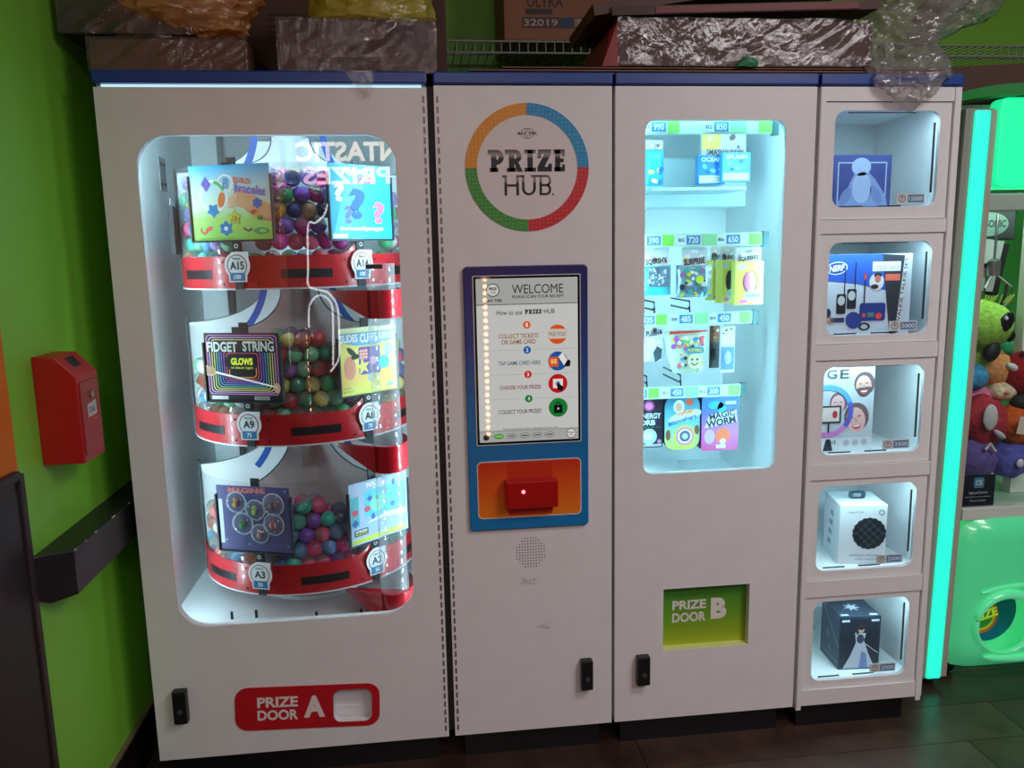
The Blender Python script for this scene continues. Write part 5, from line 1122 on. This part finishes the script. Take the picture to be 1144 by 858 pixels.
# boxes hanging at the back
a = at(1107, 246, .55)
t = thing('hanging_box', (a.x, .55, a.z-.07), 'black box with an oval pale label hung in the claw machine', 'toy box')
G(mat=C((26, 34, 44), .4)).box(a.x-.10, a.x+.085, .53, .60, a.z-.072, a.z+.10).build('box', t, bev=.006)
g = G(mat=C((150, 180, 176), .4)); g.plate(ell(a.x-.02, a.z-.015, .075, .042), .5295); g.use(C((16, 20, 26), .4)).text('AIR SONIC', a.x-.085, a.x+.045, a.z-.026, a.z, .529, .03); g.build('print', t)
a = at(1098, 296, .50)
t = thing('slim_box', (a.x, .5, a.z-.09), 'white and black slim box under the oval-label box', 'toy box')
G(frame(a.x, .5, a.z, ry=8), C((206, 208, 212), .4)).box(-.06, .05, -.02, .02, -.09, .09).build('box', t)
G(frame(a.x, .5, a.z, ry=10), C((20, 24, 26), .5)).box(.046, .066, -.024, .022, -.10, .085).build('spine', t); G(frame(a.x, .479, a.z, ry=8), C((30, 32, 36), .5)).box(-.06, .05, -.002, .0, -.01, .005).build('strap', t)

# ================================================================== goods stacked on top
ZT = 1.981
CARD_B = C((126, 92, 70), .7, var=.12, scale=12)
WRAP = clear('stretch_wrap', (.88, .86, .85), .07, .6, rough=.05, haze=.10, hazecol=(.5, .42, .38), bump=.15, bscale=40)
def wrapped(nm, x0, x1, y0, y1, z0, z1, rgb, lab, tape=True, seed=0):
    t = thing(nm, ((x0+x1)/2, (y0+y1)/2, z0), lab, 'box')
    G(mat=C(rgb, .6, var=.15, scale=14)).box(x0, x1, y0, y1, z0, z1).build('carton', t, bev=.003)
    g = G(mat=WRAP); n = 110; m = 16; e = .004; vs_ = []; fs = []
    # the film: front and top sheets with wrinkles
    rings = []
    for i in range(n+1):
        u = i/n; x = x0-e+(x1-x0+2*e)*u; row = []
        pts_ = [(y0-e, z0+.001+(z1-z0+e)*j/m) for j in range(m+1)] + [(y0-e+(y1-y0)*.5*j/3, z1+e) for j in range(1, 4)]
        for (y, z) in pts_:
            q = noise.noise(Vector((x*9+seed, y*14, z*13)))*.006+abs(noise.noise(Vector(((x-1.5*z)*34+seed, y*20, (x+z)*5))))*.006+abs(noise.noise(Vector(((x-1.2*z)*80+seed, y*30, (x+z)*9))))*.003
            row.append((x, y-abs(q), max(z0+.0005, z+q*.5)))
        rings.append(row)
    k = len(rings[0])
    for r_ in rings: vs_ += r_
    for i in range(n):
        for j in range(k-1): a = i*k+j; fs.append((a, a+k, a+k+1, a+1))
    g.add(vs_, fs); g.build('film', t, smooth=40); return t
wrapped('wrapped_carton', -.012, .372, .03, .40, ZT, 2.062, (96, 66, 50), 'low film-wrapped brown carton at the left end above cabinet A', seed=1)
wrapped('wrapped_carton', -.075, .24, .03, .36, 2.072, 2.19, (48, 34, 33), 'dark film-wrapped carton overhanging the left end, under orange bag', seed=5)
wrapped('wrapped_carton', .452, .852, .03, .42, ZT, 2.112, (78, 56, 50), 'taller film-wrapped carton above cabinet A, under yellow bag', seed=9)
tc_ = bpy.data.objects[[o for o in bpy.data.objects.keys() if o.startswith('wrapped_carton')][-1]]
g = G(mat=CBAG if 'CBAG' in globals() else WRAP); vs_ = []; fs = []
for i in range(9):
    for j in range(9):
        u, v = i/8, j/8; x = .65+(u-.5)*.12*(1-v*.85)+.02*v; z = 2.02-.105*v
        vs_.append((x, -.012-.006*abs(noise.noise(Vector((x*60, z*60, 3)))) if z < 1.99 else .022-.034*min(1, v*2.2), z))
for i in range(8):
    for j in range(8): a = i*9+j; fs.append((a, a+1, a+10, a+9))
g.add(vs_, fs); g.build('film_tail', tc_, smooth=50)
t = wrapped('wrapped_bundle', 1.345, 2.06, .04, .42, 2.006, 2.125, (86, 62, 58), 'long film-wrapped bundle above cabinet B with a red end', seed=14)
G(mat=C((132, 24, 30), .4, var=.2, scale=20)).loft([[(1.30, .04, 2.006), (1.345, .038, 2.006), (1.345, .42, 2.006), (1.30, .36, 2.006)], [(1.325, .05, 2.10), (1.345, .038, 2.126), (1.345, .42, 2.126), (1.325, .36, 2.10)]]).build('red_end', t)
def crumple(nm, mat_, ctrl, lab, cat, amp=.018, sc=9, sub=5, part='film', th=.0):
    """crumpled plastic: a lofted bag skin pushed about by noise"""
    n = 72; sub = 12; rings = []
    for (c_, rx, ry_, rz_) in ctrl:
        rings.append((Vector(c_), rx, ry_, rz_))
    L = []
    for i in range(len(rings)-1):
        for s_ in range(sub):
            f = s_/sub; A_, B_ = rings[i], rings[i+1]; L.append((A_[0].lerp(B_[0], f), A_[1]+(B_[1]-A_[1])*f, A_[2]+(B_[2]-A_[2])*f))
    L.append((rings[-1][0], rings[-1][1], rings[-1][2])); out = []
    for (c_, rx, ry_) in L:
        row = []
        for k in range(n):
            a = 2*math.pi*k/n; p = c_+Vector((rx*math.cos(a), ry_*math.sin(a), 0)); d = Vector((math.cos(a), math.sin(a), 0))
            q = noise.noise(p*sc)*amp+(.5-abs(noise.noise(p*sc*2.3)))*amp*1.2-abs(noise.noise(p*sc*5))*amp*.9+noise.noise(p*sc*11)*amp*.25
            p = p+d*q*min(1, rx/.05); p.z += noise.noise(p*sc*1.7+Vector((9, 0, 0)))*amp*.7; row.append(tuple(p))
        out.append(row)
    g = G(mat=mat_); g.loft(out, True, True); o = g.build(nm, None, smooth=35); return tag(o, lab, cat)
OBAG = clear('orange_bag_plastic', (.85, .62, .4), .08, .6, rough=.15, haze=.62, hazecol=(1.0, .5, .2), bump=.3, bscale=30)
YBAG = clear('yellow_bag_plastic', (.85, .8, .4), .08, .6, rough=.2, haze=.75, hazecol=(.85, .76, .14), bump=.3, bscale=30)
CBAG = clear('clear_bag_plastic', (.88, .87, .87), .10, .7, rough=.12, haze=.30, hazecol=(.72, .66, .66), bump=.3, bscale=30)
crumple('orange_bag', OBAG, [((.28, .10, 2.072), .03, .03, 0), ((.26, .10, 2.095), .10, .08, 0), ((.20, .11, 2.135), .17, .11, 0), ((.20, .12, 2.18), .21, .12, 0), ((.18, .13, 2.25), .18, .11, 0)], 'orange plastic bag slumped over the cartons at the left end', 'bag', .02)
crumple('yellow_bag', YBAG, [((.69, .17, 2.118), .15, .12, 0), ((.69, .17, 2.135), .165, .13, 0), ((.69, .17, 2.19), .165, .13, 0), ((.69, .17, 2.26), .15, .12, 0)], 'yellow plastic bag resting on the taller wrapped carton', 'bag', .014)
crumple('clear_bag', CBAG, [((2.15, -.020, 1.885), .012, .006, 0), ((2.15, -.024, 1.92), .065, .010, 0), ((2.155, -.02, 1.965), .10, .018, 0), ((2.16, .03, 2.01), .115, .05, 0), ((2.16, .07, 2.06), .11, .07, 0), ((2.18, .09, 2.11), .10, .08, 0), ((2.21, .10, 2.16), .12, .09, 0), ((2.25, .12, 2.22), .14, .09, 0)], 'clear crumpled plastic bag hanging over the top of the lockers', 'bag', .022, 10)
crumple('clear_bag', CBAG, [((2.27, .12, 2.085), .015, .02, 0), ((2.30, .12, 2.12), .06, .05, 0), ((2.37, .13, 2.17), .10, .07, 0), ((2.43, .14, 2.24), .12, .08, 0)], 'clear plastic film bunched up to the right of the hanging bag', 'bag', .02, 11)
# flattened cardboard
for k, (x0, x1, y0, y1, z0, z1, rz, lab) in enumerate(((.93, 2.06, .02, .48, ZT+.001, ZT+.011, 0, 'lower flattened cardboard sheet lying on the kiosk and cabinet B'), (1.02, 2.30, .035, .50, ZT+.012, ZT+.022, 0, 'upper flattened cardboard sheet under the wrapped bundle'))):
    g = G(mat=CARD_B); g.box(x0, x1, y0, y1, z0, z0+.0025); g.box(x0+.01, x1-.004, y0+.004, y1, z0+.0075, z1); nw = int((x1-x0)/.03)
    t = tag(g.build('cardboard_sheet'), lab, 'cardboard')
    g = G(mat=C((96, 68, 50), .8)); vs_ = []
    for i in range(nw+1): vs_ += [(x0+.01+(x1-x0-.02)*i/nw, y0+.006, z0+.0025+(.005 if i % 2 else 0)), (x0+.01+(x1-x0-.02)*i/nw, y1, z0+.0025+(.005 if i % 2 else 0))]
    g.add(vs_, [(2*i, 2*i+2, 2*i+3, 2*i+1) for i in range(nw)]); g.build('fluting', t)
g = G(frame(1.73, .10, 2.14, ry=-2), C((74, 46, 40), .6, var=.3, scale=8))
g.box(-.40, .36, -.05, .30, .012, .035); t = tag(g.build('flat_carton'), 'dark brown folded carton lying on the long wrapped bundle', 'cardboard')
G(frame(1.73, .10, 2.14, ry=-2), C((110, 26, 30), .5)).box(-.28, .30, -.053, -.048, .014, .032).build('red_band', t)
g = G(frame(1.60, .11, 2.19, ry=-9), C((92, 62, 50), .6, var=.3, scale=8)); g.box(-.32, .50, -.05, .3, 0, .03); tag(g.build('flat_carton'), 'lighter brown carton slab leaning upmost above cabinet B', 'cardboard')
# green scrap
crumple('green_scrap', C((40, 120, 80), .35), [((1.70, .028, 2.004), .03, .006, 0), ((1.705, .028, 2.015), .028, .008, 0), ((1.71, .03, 2.03), .014, .006, 0)], 'small green plastic scrap poking out under the wrapped bundle', 'scrap', .006, 20)
# carton on the wire shelf
t = thing('shipping_carton', (1.28, .74, 2.212), 'brown shipping carton printed ULTRA 32019 on the wire shelf', 'box')
G(mat=C((150, 100, 78), .7, var=.08, scale=10)).box(1.098, 1.47, .60, .90, 2.210, 2.55).build('carton', t, bev=.003)
Yc = .5994; a, b_ = at(583, 31, .6), at(672, 20, .6); g = G(mat=C((70, 62, 64), .6)); g.plate(rect(a.x, b_.x, a.z, b_.z), Yc)
g.use(C((40, 70, 100), .6)).plate(rect(a.x+(b_.x-a.x)*.5, a.x+(b_.x-a.x)*.62, a.z, b_.z), Yc-.0002)
g.use(C((190, 160, 146), .6)).text('32019', a.x+.006, a.x+(b_.x-a.x)*.45, a.z+.006, b_.z-.006, Yc-.0004, .02)
for k in range(14): g.plate(rect(a.x+(b_.x-a.x)*(.66+.024*k), a.x+(b_.x-a.x)*(.672+.024*k+.004*(k % 3)), a.z+.004, b_.z-.004), Yc-.0004)
a, b_ = at(589, 6, .6), at(629, -3, .6); g.use(C((60, 50, 52), .6)).text('ULTRA', a.x, b_.x, a.z-.006, b_.z+.004, Yc, .02); a, b_ = at(587, 16, .6), at(617, 10, .6); g.plate(rect(a.x, b_.x, a.z, b_.z), Yc); g.build('print', t)
# darker carton behind cabinet A's goods
t = thing('printed_carton', (.46, .55, ZT), 'dark brown printed carton behind the wrapped cartons above cabinet A', 'box')
G(mat=C((92, 62, 52), .7, var=.1, scale=10)).box(.24, .90, .45, .585, ZT, 2.34).build('carton', t, bev=.003)
g = G(mat=C((60, 40, 36), .6))
for k in range(7): g.plate(rect(.36, .50, 2.235-.016*k, 2.242-.016*k), .4494)
g.plate([rect(.41, .45, 2.07, 2.11), rect(.418, .442, 2.078, 2.102)], .4494); g.build('print', t)
# wire shelf along the back wall
ws = thing('wire_shelf', (2.0, .78, 2.17), 'white wire shelf along the green back wall', 'shelf')
WIRE = C((150, 156, 150), .4)
for nm_, y, z, r_ in (('front_wire', .60, 2.206, .0035), ('front_wire', .60, 2.170, .0035), ('rear_wire', .93, 2.206, .003), ('middle_wire', .77, 2.204, .003)):
    G(mat=WIRE).tube([(.62, y, z), (3.9, y, z)], r_, 8).build(nm_, ws, smooth=60)
wm = None
for k in range(110):
    x = .64+k*.0298
    if wm is None:
        o = G(mat=WIRE).tube([(x, .93, 2.2035), (x, .602, 2.2035), (x, .598, 2.20), (x, .5975, 2.170)], .0018, 6).build('cross_wire', ws, smooth=60); wm = o; wx = o.location.copy()
    else:
        o = wm.copy(); COL.objects.link(o); o.parent = ws; o.location = wx+Vector((k*.0298, 0, 0))
for x in (.70, 2.65):
    G(mat=WIRE).tube([(x, .60, 2.195), (x, .945, 1.98)], .004, 8).build('brace', ws, smooth=60)
# brown ledge box and green cloth on the claw machine
t = tag(G(mat=C((84, 50, 40), .6, var=.2, scale=8)).loft([[(2.36, .30, 1.945), (3.5, .24, 1.985), (3.5, .66, 1.985), (2.36, .66, 1.945)], [(2.36, .30, 2.06), (3.5, .24, 2.11), (3.5, .66, 2.11), (2.36, .66, 2.06)]]).build('flat_carton'), 'reddish brown flat carton lying on top of the claw machine', 'cardboard')
g = G(mat=C((40, 150, 70), .6)); n = 20; rows_ = []
for i in range(n+1):
    u = i/n; x = 2.42+u*1.0; rows_.append([(x, .17+.012*math.sin(u*20), 1.935+.055*min(1, u*2.2)+.008*math.sin(u*17)), (x, .166+.012*math.sin(u*20), 1.962+.055*min(1, u*2.2)+.010*math.sin(u*13)), (x, .24, 1.966+.055*min(1, u*2.2)), (x, .24, 1.94+.055*min(1, u*2.2))])
g.loft(rows_, True, True); tag(g.build('green_cloth', None, smooth=50), 'green cloth edge lying along the top of the claw machine', 'cloth')

# ================================================================== lit sign across the room, mirrored in the window glass
sgn = thing('lit_sign', (.4, -4.2, 2.2), 'lit FANTASTIC PRIZES sign across the room, mirrored in the big window', 'sign')
def sign_word(st, u0, u1, v0, v1, mat_, nm_):
    Yv = 4.2; a, b_ = at(u0, (v0+v1)/2, Yv), at(u1, (v0+v1)/2, Yv); zc = at((u0+u1)/2, v0, Yv).z, at((u0+u1)/2, v1, Yv).z
    xr, xl = max(a.x, b_.x), min(a.x, b_.x); T = frame((xr+xl)/2, -Yv, zc[1], rz=180)
    G(T, mat_).text(st, -(xr-xl)/2, (xr-xl)/2, 0, zc[0]-zc[1], 0, .03).build(nm_, sgn)
sign_word('FANTASTIC', 330, 476, 158, 180, emit('sign_warm', (1, .8, .62), 6), 'upper_letters')
sign_word('PRIZES', 338, 436, 186, 206, emit('sign_pink', (1, .66, .72), 6), 'lower_letters')
a, b_ = at(388, 190, 4.2), at(410, 183, 4.2)
# vertical strip of amber bulbs on a game across the room, mirrored in the touch screen
lp = thing('bulb_strip', (1.0, -3.0, 0), 'vertical strip of amber bulbs across the room, mirrored in the touch screen', 'light')
a, b_ = at(541, 312, 3.0), at(545.5, 484, 3.0)
G(mat=C((40, 30, 28), .5)).box(a.x-.03, a.x+.03, -3.03, -3.008, 0, 1.72).build('strip_board', lp)
nb = 24
for k in range(nb):
    z = a.z+(b_.z-a.z)*k/(nb-1)
    if k == 0: ob = G(mat=emit('amber_bulb', (1, .40, .17), 40)).ball((a.x, -3.0, z), .014, .008, .014, 8, 6).build('bulb', lp); b0 = ob.location.copy()
    else:
        o = ob.copy(); COL.objects.link(o); o.parent = lp; o.location = b0+Vector((0, 0, z-a.z))

# white neon outline on a game across the room, mirrored in the big window
nl = thing('neon_outline', (.3, -3.6, 1.2), 'white neon hook outline across the room, mirrored in the big window', 'light')
NEON = emit('neon_white', (.92, .95, 1), 5.5)
def neon(pts, nm_):
    P = [at(u, v, 3.6) for u, v in pts]; Q = []
    for i in range(len(P)-1):
        for k in range(4):
            p0, p1, p2, p3 = P[max(i-1, 0)], P[i], P[i+1], P[min(i+2, len(P)-1)]; t_ = k/4
            Q.append(.5*((2*p1)+(p2-p0)*t_+(2*p0-5*p1+4*p2-p3)*t_*t_+(3*p1-p0-3*p2+p3)*t_**3))
    Q.append(P[-1]); G(mat=NEON).tube([(q.x, -q.y, q.z) for q in Q], .0075, 6).build(nm_, nl, smooth=60)
neon([(366, 228), (362, 240), (352, 249), (344, 252), (344, 300), (344, 318), (352, 323), (366, 327), (375, 338), (378, 352), (379, 385), (378, 402), (369, 416)], 'outer_tube')
neon([(345, 366), (345, 345), (350, 334), (358, 330), (366, 334), (371, 344), (372, 372), (372, 408)], 'inner_tube')
